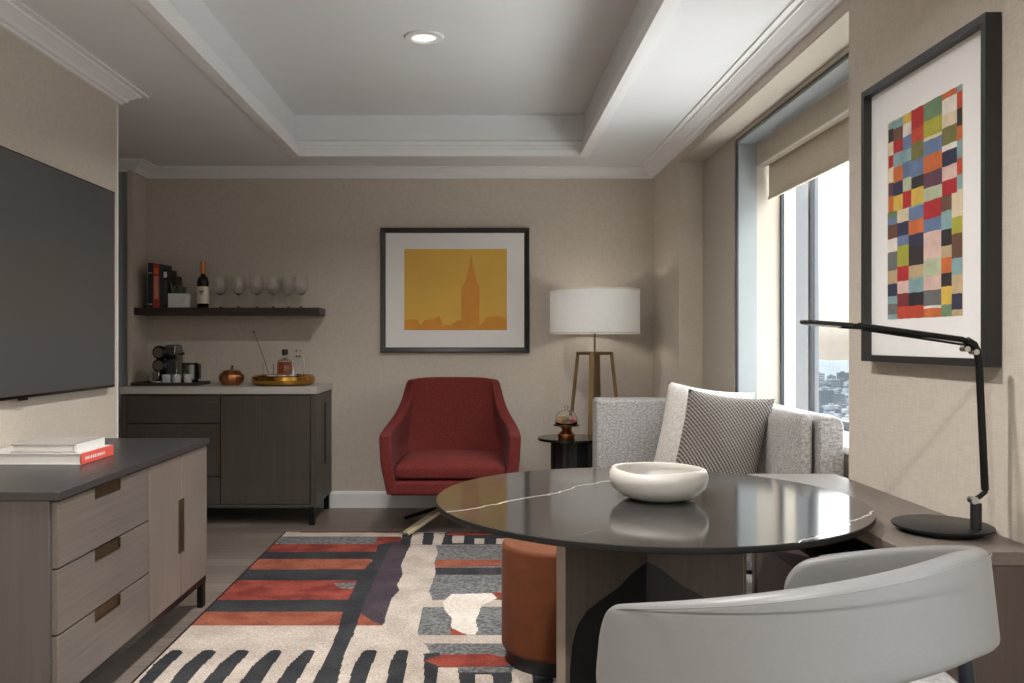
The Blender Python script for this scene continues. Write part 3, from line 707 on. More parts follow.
dup(g0, (-1.968,5.865,TT), 'small clear coffee glass in front of the milk frother')
# copper pot
t = thing('copper_pot', 'hammered copper pumpkin shaped pot with lid between the two trays', 'pot', (-1.69, 5.93, TZ))
flut = lambda r, z, a: (r*(1-.035*abs(math.sin(a*6))), z)
bm = BM(); lathe(bm, [(0,0),(.055,0),(.078,.02),(.087,.045),(.084,.07),(.07,.084),(0,.084)], (-1.69,5.93,TZ), 72, cap=False, wob=flut); obj('body', bm, M['copper'], t)
bm = BM(); lathe(bm, [(0,.084),(.068,.084),(.055,.098),(.02,.104),(0,.104)], (-1.69,5.93,TZ), 72, cap=False, wob=flut); obj('lid', bm, M['copper'], t)
bm = BM(); tube(bm, [(-1.69,5.93,TZ+.10),(-1.688,5.93,TZ+.122),(-1.682,5.93,TZ+.132)], .008, 10); obj('stem', bm, M['bronze'], t)
# gold tray
gx, gy = -1.335, 5.93
bm = BM(); lathe(bm, [(0,0),(.185,0),(.207,.014),(.215,.036),(.208,.06),(.196,.068),(.186,.06),(.182,.035),(.172,.016),(0,.014)], (gx,gy,TZ), 64, cap=False)
solo('round_tray', bm, M['gold'], 'round polished gold tray holding bottles on the sideboard', 'tray', loc=(gx,gy,TZ))
GT = TZ+.0145
t = thing('spirit_bottle', 'amber whisky bottle with dark stopper on the gold tray', 'bottle', (-1.332, 5.96, GT))
bm = BM(); lathe(bm, [(0,0),(.05,0),(.054,.006),(.054,.138),(.046,.155),(.017,.165),(.014,.17),(.014,.19),(.012,.19),(.0115,.168),(.043,.151),(.05,.135),(.05,.008),(0,.006)], (-1.332,5.96,GT), 32, cap=False); obj('bottle_glass', bm, M['glass'], t)
bm = BM(); lathe(bm, [(0,.0062),(.0498,.0082),(.0498,.133),(.045,.145),(0,.145)], (-1.332,5.96,GT), 32, cap=False); obj('whisky', bm, M['amber'], t)
bm = BM(); lathe(bm, [(0,.186),(.0112,.186),(.0112,.191),(.021,.191),(.021,.228),(0,.23)], (-1.332,5.96,GT), 24, cap=False); obj('stopper', bm, M['satin_black'], t)
t = thing('spirit_bottle', 'tall clear square spirit bottle on the right of the gold tray', 'bottle', (-1.242, 5.97, GT))
bm = BM(); box(bm, -1.278,-1.206,5.935,6.005, GT, GT+.175); lathe(bm, [(.022,.175),(.015,.183),(.015,.207),(0,.207)], (-1.242,5.97,GT), 20, cap=False); obj('bottle_glass', bm, M['glass'], t, bevel=.006)
bm = BM(); lathe(bm, [(0,.208),(.02,.208),(.022,.226),(0,.229)], (-1.242,5.97,GT), 20, cap=False); obj('stopper', bm, M['chrome'], t)
bm = BM(); box(bm, -1.272,-1.212,5.941,5.999,GT+.006,GT+.03); obj('spirit', bm, glass('teal_spirit', (120,170,180)), t, bevel=.003)
t = thing('mixing_glass', 'tall clear mixing glass with a bar spoon at the left of the gold tray', 'glass', (-1.44, 5.93, GT))
bm = BM(); lathe(bm, [(0,0),(.036,0),(.039,.135),(.0365,.135),(.0335,.01),(0,.01)], (-1.44,5.93,GT), 24, cap=False); obj('glass_wall', bm, M['glass'], t)
bm = BM(); tube(bm, [(-1.425,5.93,GT+.018),(-1.463,5.92,GT+.155),(-1.528,5.90,GT+.345)], .0032, 8); sphere(bm, (-1.529,5.90,GT+.347), .008, (1,1,1.3)); obj('bar_spoon', bm, M['steel'], t)
def cut_glass(x, y, z, label, grp):
    r, h = .032, .058
    bm = BM(); lathe(bm, [(0,0),(r*.9,0),(r,h),(r-.003,h),(r*.9-.004,.012),(0,.012)], (x,y,z), 16, cap=False, wob=lambda r_,z_,a:(r_*(1+.03*math.cos(8*a)) if r_>.029 and z_<.05 else r_, z_))
    return solo('whisky_tumbler', bm, M['thick_glass'], label, 'glass', grp, loc=(x,y,z))
c0 = cut_glass(-1.395, 5.84, GT, 'low cut glass tumbler in front of the mixing glass on the gold tray', 'tumblers on the gold tray')
dup(c0, (-1.325,5.825,GT), 'low cut glass tumbler in front of the whisky bottle on the gold tray')
dup(c0, (-1.255,5.845,GT), 'low cut glass tumbler in front of the clear square bottle on the gold tray')

# ================================================================== SHELF
SZ0, SZ1, SYF = 1.384, 1.436, 6.03
bm = BM(); box(bm, -2.398, -1.108, SYF, 6.268, SZ0, SZ1)
solo('wall_shelf', bm, M['shelf_w'], 'long dark floating wood shelf above the sideboard', 'shelf', loc=(-1.74,6.27,SZ0), bevel=.002)
SZ = SZ1+.0005
def shelf_book(x0, x1, h, rgb, name, label, y0=6.06, bands=()):
    t = thing('book', label, 'book', ((x0+x1)/2, 6.14, SZ), 'upright books on the shelf')
    c = plain(name, rgb, .55, var=.05)
    bm = BM(); box(bm, x0+.003, x1-.003, y0+.008, 6.238, SZ+.004, SZ+h-.004); obj('pages', bm, M['paper'], t, smooth=0)
    bm = BM(); box(bm, x0, x0+.003, y0, 6.24, SZ, SZ+h); box(bm, x1-.003, x1, y0, 6.24, SZ, SZ+h); box(bm, x0+.003, x1-.003, y0, y0+.006, SZ, SZ+h); cv = obj('cover', bm, c, t, smooth=0)
    for z0, z1, m_ in bands:
        bm = BM(); box(bm, x0+.006, x1-.006, y0-.0012, y0+.001, SZ+z0, SZ+z1); obj('spine_band', bm, m_, cv, smooth=0)
shelf_book(-2.312, -2.276, .312, (42,46,58), 'navy_cover', 'tall navy book standing leftmost on the shelf', bands=[(.02,.028,M['label_p']),(.24,.246,M['label_p'])])
shelf_book(-2.275, -2.232, .306, (172,62,44), 'red_cover', 'tall red book with orange top standing second on the shelf', bands=[(.235,.275,plain('orange_band',(220,110,40),.5)),(.06,.22,plain('pale_red_band',(206,130,110),.5))])
shelf_book(-2.231, -2.208, .302, (58,60,66), 'slate_cover', 'thin tall slate book between the red book and the black one')
shelf_book(-2.207, -2.172, .268, (34,30,32), 'black_cover', 'black book with a pale band near its top on the shelf', bands=[(.21,.25,M['wht_cover']),(.02,.19,plain('grey_line',(70,66,66),.5))])
shelf_book(-2.171, -2.135, .225, (58,44,40), 'brown_cover', 'short dark brown book behind the white planter', y0=6.12)
t = thing('potted_succulent', 'small white square planter with a green succulent on the shelf', 'plant', (-2.1, 6.08, SZ))
bm = BM(); box(bm, -2.166,-2.032,6.04,6.115,SZ,SZ+.098); obj('planter', bm, M['planter'], t, bevel=.004)
bm = BM()
for i in range(46):
    x = random.uniform(-2.155,-2.045); y = random.uniform(6.05,6.105); a = random.uniform(0,2*PI); L = random.uniform(.025,.07); k_ = random.uniform(.3,1.1)
    if random.random() < .3 and x < -2.1: L *= 1.7
    dx, dy = math.cos(a)*L*k_*.6, math.sin(a)*L*k_*.35
    tube(bm, [(x,y,SZ+.092),(x+dx*.5,y+dy*.5,SZ+.098+L*.6),(x+dx,y+dy,SZ+.098+L)], .005, 6, [.003,.0062,.001])
obj('leaves', bm, M['leaf'], t)
t = thing('wine_bottle', 'dark wine bottle with cream label and copper foil on the shelf', 'bottle', (-1.925, 6.13, SZ))
wx, wy = -1.946, 6.12
bm = BM(); lathe(bm, [(0,0),(.036,0),(.04,.006),(.04,.185),(.034,.21),(.016,.232),(.0145,.245),(0,.245)], (wx,wy,SZ), 32, cap=False); obj('bottle_body', bm, M['bot'], t)
bm = BM(); lathe(bm, [(0,.24),(.0155,.24),(.0150,.312),(.0165,.314),(.0165,.326),(0,.326)], (wx,wy,SZ), 24, cap=False); obj('foil', bm, M['foil'], t)
bm = BM(); lathe(bm, [(.0404,.03),(.0408,.03),(.0408,.15),(.0404,.15)], (wx,wy,SZ), 32, cap=False); lb = obj('paper_label', bm, M['label_p'], t)
bm = BM()
for dx, dz, r in ((-.008,.115,.007),(.006,.11,.008),(0,.095,.006),(.012,.12,.004)):
    y_ = wy-math.sqrt(.0412**2-dx**2); lathe(bm, [(0,-.0005),(r,-.0005),(r,.0005),(0,.0005)], (0,0,0), 14, cap=False)
    bm.verts.ensure_lookup_table()
    for v in bm.verts[-30:]: v.co = Vector((wx+dx+v.co.x, y_+v.co.z, SZ+dz+v.co.y))
obj('emblem', bm, M['brass'], lb)
def wineglass(x, y, label):
    bm = BM()
    lathe(bm, [(0,0),(.034,0),(.035,.002),(.012,.006),(.004,.014),(.0035,.085),(.008,.092),(.03,.105),(.048,.132),(.051,.158),(.044,.222),(.0433,.222),(.0498,.158),(.0468,.133),(.028,.107),(0,.096)], (x,y,SZ), 32, cap=False)
    return solo('wine_glass', bm, M['glass'], label, 'wine glass', 'stemmed glasses on the shelf', loc=(x,y,SZ))
yg = 6.13; xs = [ (p-479)/868*yg for p in (220.5,238.5,256.5,273.5,287,301) ]
o = wineglass(xs[0], yg, 'clear stemmed glass standing right next to the wine bottle')
for x, lb_ in zip(xs[1:], ('second clear stemmed glass counting from the wine bottle','third clear stemmed glass counting from the wine bottle','third clear stemmed glass counting from the free shelf end','second clear stemmed glass counting from the free shelf end','clear stemmed glass nearest the free end of the shelf')):
    dup(o, (x, yg + (.045 if 'second clear stemmed glass counting from the free' in lb_ else 0), SZ), lb_)

# ================================================================== PICTURES
# back wall
def pic_x(p, Y=6.23): return (p-479)/868*Y
t = thing('framed_print', 'yellow tower print in a dark frame on the back wall above the red armchair', 'picture', (-.15, YB, 1.6))
fx0, fx1, fz0, fz1 = -.708, .362, 1.122, 2.018
bm = BM()
rings = []
for d, y in ((0,YB-.001),(0,YB-.028),(.006,YB-.035),(.03,YB-.024),(.036,YB-.018),(.036,YB-.001)):
    rings.append([bm.verts.new(p) for p in ((fx0+d,y,fz0+d),(fx1-d,y,fz0+d),(fx1-d,y,fz1-d),(fx0+d,y,fz1-d))])
for A, B in zip(rings, rings[1:]):
    for i in range(4): bm.faces.new((A[i],A[(i+1)%4],B[(i+1)%4],B[i]))
obj('frame', bm, M['frame_grey'], t, smooth=20)
bm = BM(); box(bm, fx0+.034, fx1-.034, YB-.016, YB-.001, fz0+.034, fz1-.034); obj('mount', bm, M['mat'], t, smooth=0)
px0, px1, pz0, pz1 = pic_x(404), pic_x(507), 1.2+(341.5-330)*6.25/868, 1.2+(341.5-249)*6.25/868
M['yel'] = plain('yellow_ink', (222,176,72), .6, var=.06, nscale=3); M['org'] = plain('orange_ink', (216,146,46), .6, var=.08, nscale=9)
bm = BM(); box(bm, px0, px1, YB-.018, YB-.0165, pz0, pz1); pr = obj('print', bm, M['yel'], t, smooth=0)
W_, H_ = px1-px0, pz1-pz0
# silhouettes, fractions of the print
tower = [(.555,0),(.555,.5),(.57,.56),(.60,.60),(.60,.66),(.615,.68),(.62,.76),(.635,.78),(.64,.85),(.652,.95),(.664,.85),(.668,.78),(.685,.76),(.69,.68),(.70,.66),(.705,.6),(.73,.55),(.735,.5),(.73,0)]
town = [(0,0),(0,.13),(.13,.13),(.16,.06),(.19,.12),(.32,.15),(.34,.18),(.38,.06),(.45,.06),(.52,.12),(.555,.12),(.555,.0)]
town2 = [(.73,0),(.73,.06),(.77,.1),(.80,.16),(.94,.17),(1,.13),(1,0)]
bm = BM()
for pl in (tower, town, town2): prism(bm, pl, lambda u,v,tt: (px0+u*W_, tt, pz0+v*H_), YB-.0188, YB-.0181)
obj('silhouette', bm, M['org'], pr, smooth=0)

# right wall patchwork print
t = thing('framed_print', 'tall black framed patchwork print on the right wall above the desk', 'picture', (XR, 2.43, 1.56))
ya, yb, za, zb = 2.086, 2.765, 1.138, 1.992; xf = 1.217
bm = BM()
for b_ in ((xf,XR-.001,ya,ya+.02,za,zb),(xf,XR-.001,yb-.02,yb,za,zb),(xf,XR-.001,ya+.02,yb-.02,za,za+.02),(xf,XR-.001,ya+.02,yb-.02,zb-.02,zb)): box(bm, *b_)
obj('frame', bm, M['frame_blk'], t, smooth=0)
bm = BM(); box(bm, 1.242, XR-.002, ya+.02, yb-.02, za+.02, zb-.02); obj('mount', bm, M['mat'], t, smooth=0)
PAL = dict(dk=(56,48,48), br=(112,78,58), cr=(226,208,172), rd=(190,40,44), pu=(104,66,84), yl=(222,184,74), gn=(112,142,106), bl=(104,126,164), nv=(52,54,80), te=(134,170,172), gr=(112,112,112), tn=(196,170,128), pk=(226,188,176), ol=(124,120,68), yg=(176,174,56), og=(214,110,52), bk=(44,42,44), wh=(230,220,208), rr=(204,72,46), mr=(134,46,48), pg=(186,196,160))
pm = {k_: plain('ink_'+k_, tuple(int(c*.88+sum(v)/3*.08) for c in v), .7, var=.14, nscale=25) for k_, v in PAL.items()}; pk_ = list(PAL)
cols = [
 (50,78,0,[('te',235,270),('dk',270,345),('cr',345,420),('rd',420,490),('cr',490,575),('pu',575,650),('og',650,690)]),
 (78,132,0,[('te',215,262),('br',262,333),('rd',333,402),('te',402,482),('og',482,568),('nv',568,645),('yl',645,690)]),
 (132,180,0,[('yl',190,240),('wh',240,310),('bl',310,388),('te',388,455),('bl',455,548),('pg',548,622),('rd',622,690)]),
 (180,250,0,[('rd',140,265),('rr',265,345),('ol',345,445),('bl',445,540),('dk',540,605),('yl',605,690)]),
 (250,355,0,[('gn',90,215),('yg',215,312),('cr',312,330),('bl',330,415),('og',415,512),('pu',512,600),('pg',600,690)]),
 (355,440,0,[('og',50,100),('wh',100,190),('cr',190,262),('ol',262,362),('wh',362,395),('nv',395,482),('pk',482,562),('rd',562,648),('br',648,690)]),
 (440,470,0,[('te',20,70),('rr',70,165),('dk',165,262),('og',262,342),('te',342,445),('rr',445,535),('te',535,620),('cr',620,690)]),
 (45,100,1,[('yl',690,740),('gn',740,775),('bl',775,812),('br',812,892),('wh',892,967),('gr',967,1072),('tn',1072,1148),('nv',1148,1218),('te',1218,1262),('gr',1262,1322),('te',1322,1360)]),
 (100,165,1,[('cr',690,798),('nv',798,875),('bl',875,930),('yg',930,1048),('rd',1048,1132),('pk',1132,1202),('mr',1202,1277),('rr',1277,1360)]),
 (165,250,1,[('te',690,712),('bl',712,785),('og',785,865),('nv',865,932),('dk',932,1042),('tn',1042,1112),('te',1112,1196),('bk',1196,1270),('rr',1270,1360)]),
 (250,350,1,[('rd',690,778),('bl',778,852),('pk',852,1005),('pg',1005,1105),('pk',1105,1182),('gr',1182,1270),('wh',1270,1285),('og',1285,1360)]),
 (350,410,1,[('br',690,738),('te',738,842),('bk',842,934),('tn',934,1000),('og',1000,1087),('bk',1087,1162),('yl',1162,1264),('gn',1264,1360)]),
 (410,470,1,[('cr',690,772),('yg',772,865),('br',865,1003),('te',1003,1096),('tn',1096,1202),('nv',1202,1292),('tn',1292,1360)])]
PY0, PY1, PZ0, PZ1 = 2.227, 2.636, 1.267, 1.862
bm = BM(); box(bm, 1.2412, 1.2419, PY0, PY1, PZ0, PZ1, pk_.index('cr'))
def uv2(zx, zy):
    px = 880+zx/5.69; Y = min(PY1, max(PY0, 1.242*868/(px-479))); top = 235-(zx-50)*.49; bot = 1350-(zx-50)*.06
    v = min(1, max(0, (zy-top)/(bot-top))); return Y, PZ1-v*(PZ1-PZ0)
for x0_, x1_, _, seq in cols:
    for key, a, b_ in seq:
        n = 3; sk = random.uniform(-8,8)
        for q in range(n):      # a few strips so that edges wander like brush work
            xa = x0_+(x1_-x0_)*q/n; xb = x0_+(x1_-x0_)*(q+1)/n
            mid = (x0_+x1_)/2
            za_ = uv2(mid, a)[1] if a not in (690,) else uv2(mid, 690-(mid-250)*.3)[1]; zb_ = uv2(mid, b_)[1] if b_ != 690 else uv2(mid, 690-(mid-250)*.3)[1]
            wob_ = lambda xx, zz: zz + .0009*math.sin(xx*.13+zz*90)
            y0_, z0_ = uv2(xa, a)[0], wob_(xa, za_); y1_, z1_ = uv2(xb, a)[0], wob_(xb, za_); y2_, z2_ = y1_, wob_(xb, zb_); y3_, z3_ = y0_, wob_(xa, zb_)
            if abs(z0_-z3_) < 1e-4: continue
            f = bm.faces.new([bm.verts.new((1.2410, yy, zz)) for yy, zz in ((y0_,z0_),(y1_,z1_),(y2_,z2_),(y3_,z3_))]); f.material_index = pk_.index(key)
obj('print', bm, [pm[k_] for k_ in pk_], t, smooth=0)

# ================================================================== ARMCHAIR
AC = (-.176, 5.60, 0)
t = thing('armchair', 'red wool swivel armchair on a four-blade base by the back wall', 'armchair', AC)
def interp(a, b, k): return [p+(q-p)*k for p, q in zip(a, b)]
ctrl = [ # plan path half (left side, x negative): (bottom xyz, mid xyz, top xyz)
 ((-.386,-.335,.262),(-.425,-.345,.46),(-.434,-.345,.632)),
 ((-.386,-.18,.262),(-.430,-.18,.47),(-.434,-.17,.648)),
 ((-.376, .00,.262),(-.428, .02,.48),(-.422, .04,.672)),
 ((-.345, .14,.262),(-.405, .18,.50),(-.356, .21,.765)),
 ((-.260, .24,.262),(-.350, .29,.55),(-.318, .33,.940)),
 ((-.130, .28,.262),(-.20, .34,.56),(-.20, .365,.956)),
 ((0, .29,.262),(0,.35,.56),(0,.372,.955)),
]
full = ctrl + [tuple((-a,b_,c) for a,b_,c in col) for col in ctrl[-2::-1]]
bm = BM(); grid = []
for col in full:
    b0, m0, t0 = col; row = []
    for k_ in (0,.33,.66): row.append(bm.verts.new(interp(b0, m0, k_)))
    for k_ in (0,.33,.66,1): row.append(bm.verts.new(interp(m0, t0, k_)))
    grid.append(row)
for A, B in zip(grid, grid[1:]):
    for i in range(len(A)-1): bm.faces.new((A[i],B[i],B[i+1],A[i+1]))
for v in bm.verts: v.co += Vector(AC)
sh = obj('shell', bm, M['red'], t, smooth=180)
s = sh.modifiers.new('solid','SOLIDIFY'); s.thickness = .075; s.offset = -1; s.use_even_offset = True
b_ = sh.modifiers.new('bev','BEVEL'); b_.width = .018; b_.segments = 2; b_.limit_method = 'ANGLE'; b_.angle_limit = math.radians(50)
s = sh.modifiers.new('sub','SUBSURF'); s.levels = 2; s.render_levels = 2
def T(bm, off):
    for v in bm.verts: v.co += Vector(off)
bm = BM(); box(bm, -.37, .37, -.335, .26, .262, .352); T(bm, AC); obj('seat_base', bm, M['red'], t, bevel=.02, segs=3)
def cushion(bm, x0, x1, y0, y1, z0, z1, crown=.03, n=14, rnd=.03):
    """box cushion with rounded sides and a crowned top"""
    def hgt(s, tt): return crown*(1-s**4)*(1-tt**4)
    rows_t = []; rows_b = []
    for j in range(n+1):
        rt = []; rb = []
        for i in range(n+1):
            s = -1+2*i/n; tt = -1+2*j/n
            e = max(abs(s), abs(tt)); inset = rnd*(max(0,(e-.86)/.14))**2
            x = (x0+x1)/2+(x1-x0)/2*s; y = (y0+y1)/2+(y1-y0)/2*tt
            rt.append(bm.verts.new((x, y, z1-inset*.8+hgt(s,tt)))); rb.append(bm.verts.new((x, y, z0+inset*.5)))
        rows_t.append(rt); rows_b.append(rb)
    for j in range(n):
        for i in range(n):
            bm.faces.new((rows_t[j][i],rows_t[j][i+1],rows_t[j+1][i+1],rows_t[j+1][i])); bm.faces.new((rows_b[j][i],rows_b[j+1][i],rows_b[j+1][i+1],rows_b[j][i+1]))
    def side(a, b):
        for k_ in range(len(a)-1): bm.faces.new((a[k_], a[k_+1], b[k_+1], b[k_]))
    side(rows_t[0], rows_b[0]); side(rows_t[-1][::-1], rows_b[-1][::-1]); side([r[0] for r in rows_t][::-1],[r[0] for r in rows_b][::-1]); side([r[-1] for r in rows_t],[r[-1] for r in rows_b])
bm = BM(); cushion(bm, -.335, .335, -.335, .24, .356, .455, .035); T(bm, AC); obj('seat_cushion', bm, M['red'], t, bevel=.008, smooth=180)
bm = BM(); lathe(bm, [(0,.10),(.028,.10),(.028,.262),(0,.262)], AC, 20, cap=False); lathe(bm, [(0,.245),(.12,.245),(.12,.262),(0,.262)], AC, 24, cap=False); obj('column', bm, M['black_metal'], t)
for i, a in enumerate((141, 227, 321, 47)):
    r_ = math.radians(a); L = .40; ex, ey = math.cos(r_)*L, math.sin(r_)*L
    bm = BM(); beam(bm, (0,0,.155), (ex,ey,.014), .05, .022); T(bm, AC)
    dz = .0096 if i in (1,2) else 0
    T(bm, (0,0,dz)); lg = obj('leg', bm, M['black_metal'] if i != 1 else M['pale_brass'], t, bevel=.003)
    if i == 1: lg['label'] = 'pale brass base blade'

# ================================================================== FLOOR LAMP
LC = (.791, 5.935, 0)
t = thing('floor_lamp', 'tripod style brass floor lamp with white drum shade behind the sofa arm', 'lamp', LC)
bm = BM()
Rs = .305; z0, z1 = 1.252, 1.556
lathe(bm, [(Rs,z0),(Rs,z1),(Rs-.004,z1),(Rs-.004,z0),(Rs,z0)], LC, 56, cap=False); obj('lamp_shade', bm, M['shade'], t, smooth=60)
bm = BM(); lathe(bm, [(Rs+.001,z0),(Rs+.002,z0),(Rs+.002,z0+.012),(Rs+.001,z0+.012)], LC, 56, cap=False); lathe(bm, [(Rs+.001,z1-.012),(Rs+.002,z1-.012),(Rs+.002,z1),(Rs+.001,z1)], LC, 56, cap=False); obj('shade_trim', bm, plain('ecru_tape', (222,214,196), .8), t)
bm = BM(); tube(bm, [(LC[0],LC[1],.45),(LC[0],LC[1],1.46)], .007, 10)
for a in (0,120,240):
    r_ = math.radians(a); tube(bm, [(LC[0],LC[1],1.44),(LC[0]+math.cos(r_)*(Rs-.003),LC[1]+math.sin(r_)*(Rs-.003),1.44)], .003, 6)
obj('stem', bm, M['brass'], t)
bm = BM(); sphere(bm, (LC[0],LC[1],1.40), .035, (1,1,1.2)); obj('bulb', bm, emit('warm_bulb', (255,240,215), 4), t)
rot = math.radians(28); tops = []; bots = []
for k_ in range(4):
    a = rot+PI/4+k_*PI/2; tops.append((LC[0]+math.cos(a)*.115, LC[1]+math.sin(a)*.115, 1.12)); bots.append((LC[0]+math.cos(a)*.235, LC[1]+math.sin(a)*.235, .0))
for k_ in range(4):
    bm = BM(); beam(bm, bots[k_], tops[k_], .034, .02, up=(math.cos(rot+PI/4+k_*PI/2), math.sin(rot+PI/4+k_*PI/2), 0)); obj('leg', bm, M['brass'], t, bevel=.002)
bm = BM()
for k_ in range(4): beam(bm, tops[k_], tops[(k_+1)%4], .03, .022)
beam(bm, tops[0], tops[2], .02, .018); beam(bm, tops[1], tops[3], .02, .018)
obj('top_frame', bm, M['brass'], t, bevel=.002)
l = bpy.data.lights.new('lamp_bulb_light','POINT'); l.energy = 6; l.color = (1,.96,.91); l.shadow_soft_size = .04
o = bpy.data.objects.new('lamp_bulb_light', l); COL.objects.link(o); o.location = (0,0,1.40); o.parent = t

# ================================================================== SIDE TABLE
ST = (.593, 5.60, .0)
t = thing('side_table', 'small round black pedestal side table beside the sofa arm', 'side table', ST)
bm = BM(); lathe(bm, [(0,.562),(.205,.562),(.215,.566),(.215,.578),(.21,.582),(0,.582)], ST, 48, cap=False); obj('table_top', bm, M['shelf_w'] if False else M['gloss_black'], t)
bm = BM(); lathe(bm, [(0,0),(.14,0),(.14,.04),(.13,.06),(.13,.562),(0,.562)], ST, 64, cap=False, wob=lambda r,z,a:(r*(1-.05*abs(math.sin(a*9))) if .04<z<.565 and r>.1 else r, z)); obj('pedestal', bm, M['satin_black'], t)
# cake stand with dome and macarons
CS = (.556, 5.53, .5825)
t = thing('cake_stand', 'small copper cake stand with glass dome on the black side table', 'cake stand', CS)
bm = BM(); lathe(bm, [(0,0),(.05,0),(.055,.01),(.052,.03),(.03,.05),(.026,.058),(.04,.074),(.05,.080),(0,.080)], CS, 36, cap=False); obj('foot', bm, M['copper'], t)
bm = BM(); lathe(bm, [(0,.080),(.078,.080),(.082,.084),(.082,.089),(0,.087)], CS, 36, cap=False); obj('plate', bm, M['bronze'], t)
bm = BM(); lathe(bm, [(.070,.09),(.071,.12),(.064,.15),(.045,.172),(.015,.181),(.008,.184),(.014,.192),(.016,.202),(.008,.21),(0,.211)], CS, 36, cap=False)
dm = obj('dome', bm, M['glass'], t); sd = dm.modifiers.new('s','SOLIDIFY'); sd.thickness = .002
def macaron(dx, dy, z, rgb, label):
    p = (CS[0]+dx, CS[1]+dy, z)
    t = thing('macaron', label, 'macaron', p, 'macarons under the glass dome')
    c = plain('shell_%d_%d' % (rgb[0], rgb[1]), rgb, .7)
    bm = BM(); lathe(bm, [(0,0),(.021,.001),(.0245,.008),(.022,.012),(0,.012)], p, 20, cap=False); obj('shell', bm, c, t)
    bm = BM(); lathe(bm, [(0,.012),(.021,.012),(.021,.0165),(0,.0165)], p, 20, cap=False); obj('filling', bm, M['label_p'], t)
    bm = BM(); lathe(bm, [(0,.0165),(.022,.0165),(.0245,.021),(.019,.0275),(0,.029)], p, 20, cap=False); obj('shell', bm, c, t)
zp = CS[2]+.0892
macaron(-.038,-.01,zp,(208,150,110),'tan macaron at the bottom left under the glass dome')
macaron(-.036,-.008,zp+.0292,(222,178,120),'golden macaron stacked on the tan one under the dome')
macaron(.003,.018,zp,(150,70,60),'brown macaron in the middle under the green one')
macaron(.003,.018,zp+.0292,(170,190,110),'pale green macaron on top of the middle stack')
macaron(.04,-.012,zp,(196,70,84),'deep pink macaron at the bottom right under the dome')
macaron(.038,-.01,zp+.0292,(226,160,160),'pale pink macaron stacked on the deep pink one')

# ================================================================== SOFA
t = thing('sofa', 'light grey linen sofa with one arm in the window corner', 'sofa', (1.03, 4.3, RT))
bm = BM(); box(bm, .76, 1.30, 3.30, 5.14, .10, .30); obj('seat_base', bm, M['sofa'], t, bevel=.02, segs=3)
bm = BM()
prism(bm, [(1.285,.12),(1.378,.12),(1.382,.88),(1.372,.905),(1.350,.916),(1.298,.918),(1.285,.905)], lambda u,v,tt:(u,tt,v), 3.28, 5.33); obj('back_frame', bm, M['sofa'], t, bevel=.014, segs=3)
bm = BM(); box(bm, .694, 1.284, 5.15, 5.325, .10, .859); obj('arm', bm, M['sofa'], t, bevel=.022, segs=4)
for y0, y1 in ((3.345, 4.235), (4.245, 5.14)):
    bm = BM(); cushion(bm, .75, 1.20, y0, y1, .302, .44, .03); obj('seat_cushion', bm, M['sofa'], t, bevel=.006, smooth=180)
for y0, y1 in ((3.30, 4.235), (4.245, 5.14)):
    bm = BM()
    # back cushion standing against the frame
    cushion(bm, y0, y1, -.925, -.445, -.045, .045, .012)
    for v in bm.verts: v.co = Vector((1.240 - v.co.z*.9, v.co.x, -v.co.y))
    obj('back_cushion', bm, M['sofa'], t, bevel=.01, smooth=180)
for x in (.80, 1.33):
    for y in (3.36, 5.24):
        bm = BM(); lathe(bm, [(0,0),(.016,0),(.022,.10),(0,.10)], (x,y,RT if x < 1 else 0), 14, cap=False); obj('leg', bm, M['satin_black'], t)

def pillow(name, c, w_, T_, mat, label, yaw, lean, roll, cord=None, grp='throw pillows on the sofa'):
    n = 22; bm = BM(); side = {}
    for sg in (1,-1):
        for j in range(n+1):
            for i in range(n+1):
                s = -1+2*i/n; q = -1+2*j/n
                edge = (i in (0,n) or j in (0,n))
                if edge and sg == -1: continue
                pin = 1-.075*(1-abs(q)**2.2) if abs(s) > 0 else 1
                x = s*(1-.07*(1-q*q)*abs(s)**3)*w_[0]/2; z = q*(1-.07*(1-s*s)*abs(q)**3)*w_[1]/2
                h = T_/2*((1-s*s)**.55)*((1-q*q)**.55) if not edge else 0
                h += .006*math.sin(5*s+3*q)*(1-s*s)*(1-q*q)
                side[(sg,i,j)] = bm.verts.new((x, sg*h, z))
                if edge: side[(-1,i,j)] = side[(1,i,j)]
    for sg in (1,-1):
        for j in range(n):
            for i in range(n): bm.faces.new([side[(sg,a,b_)] for a,b_ in ((i,j),(i+1,j),(i+1,j+1),(i,j+1))])
    o = obj(name, bm, mat, None, smooth=180)
    o.matrix_world = Matrix.Translation(c) @ Matrix.Rotation(yaw,4,'Z') @ Matrix.Rotation(lean,4,'X') @ Matrix.Rotation(roll,4,'Y')
    tag(o, label, 'pillow', grp); return o
pillow('throw_pillow', (1.045, 4.10, .745), (.43,.50), .14, M['pil_light'], 'pale boucle throw pillow leaning behind the darker woven pillow', math.radians(-34), math.radians(-15), math.radians(6))
pillow('throw_pillow', (1.02, 3.69, .742), (.40,.49), .14, M['woven'], 'taupe chunky woven throw pillow in front of the pale one', math.radians(-42), math.radians(-17), math.radians(4))

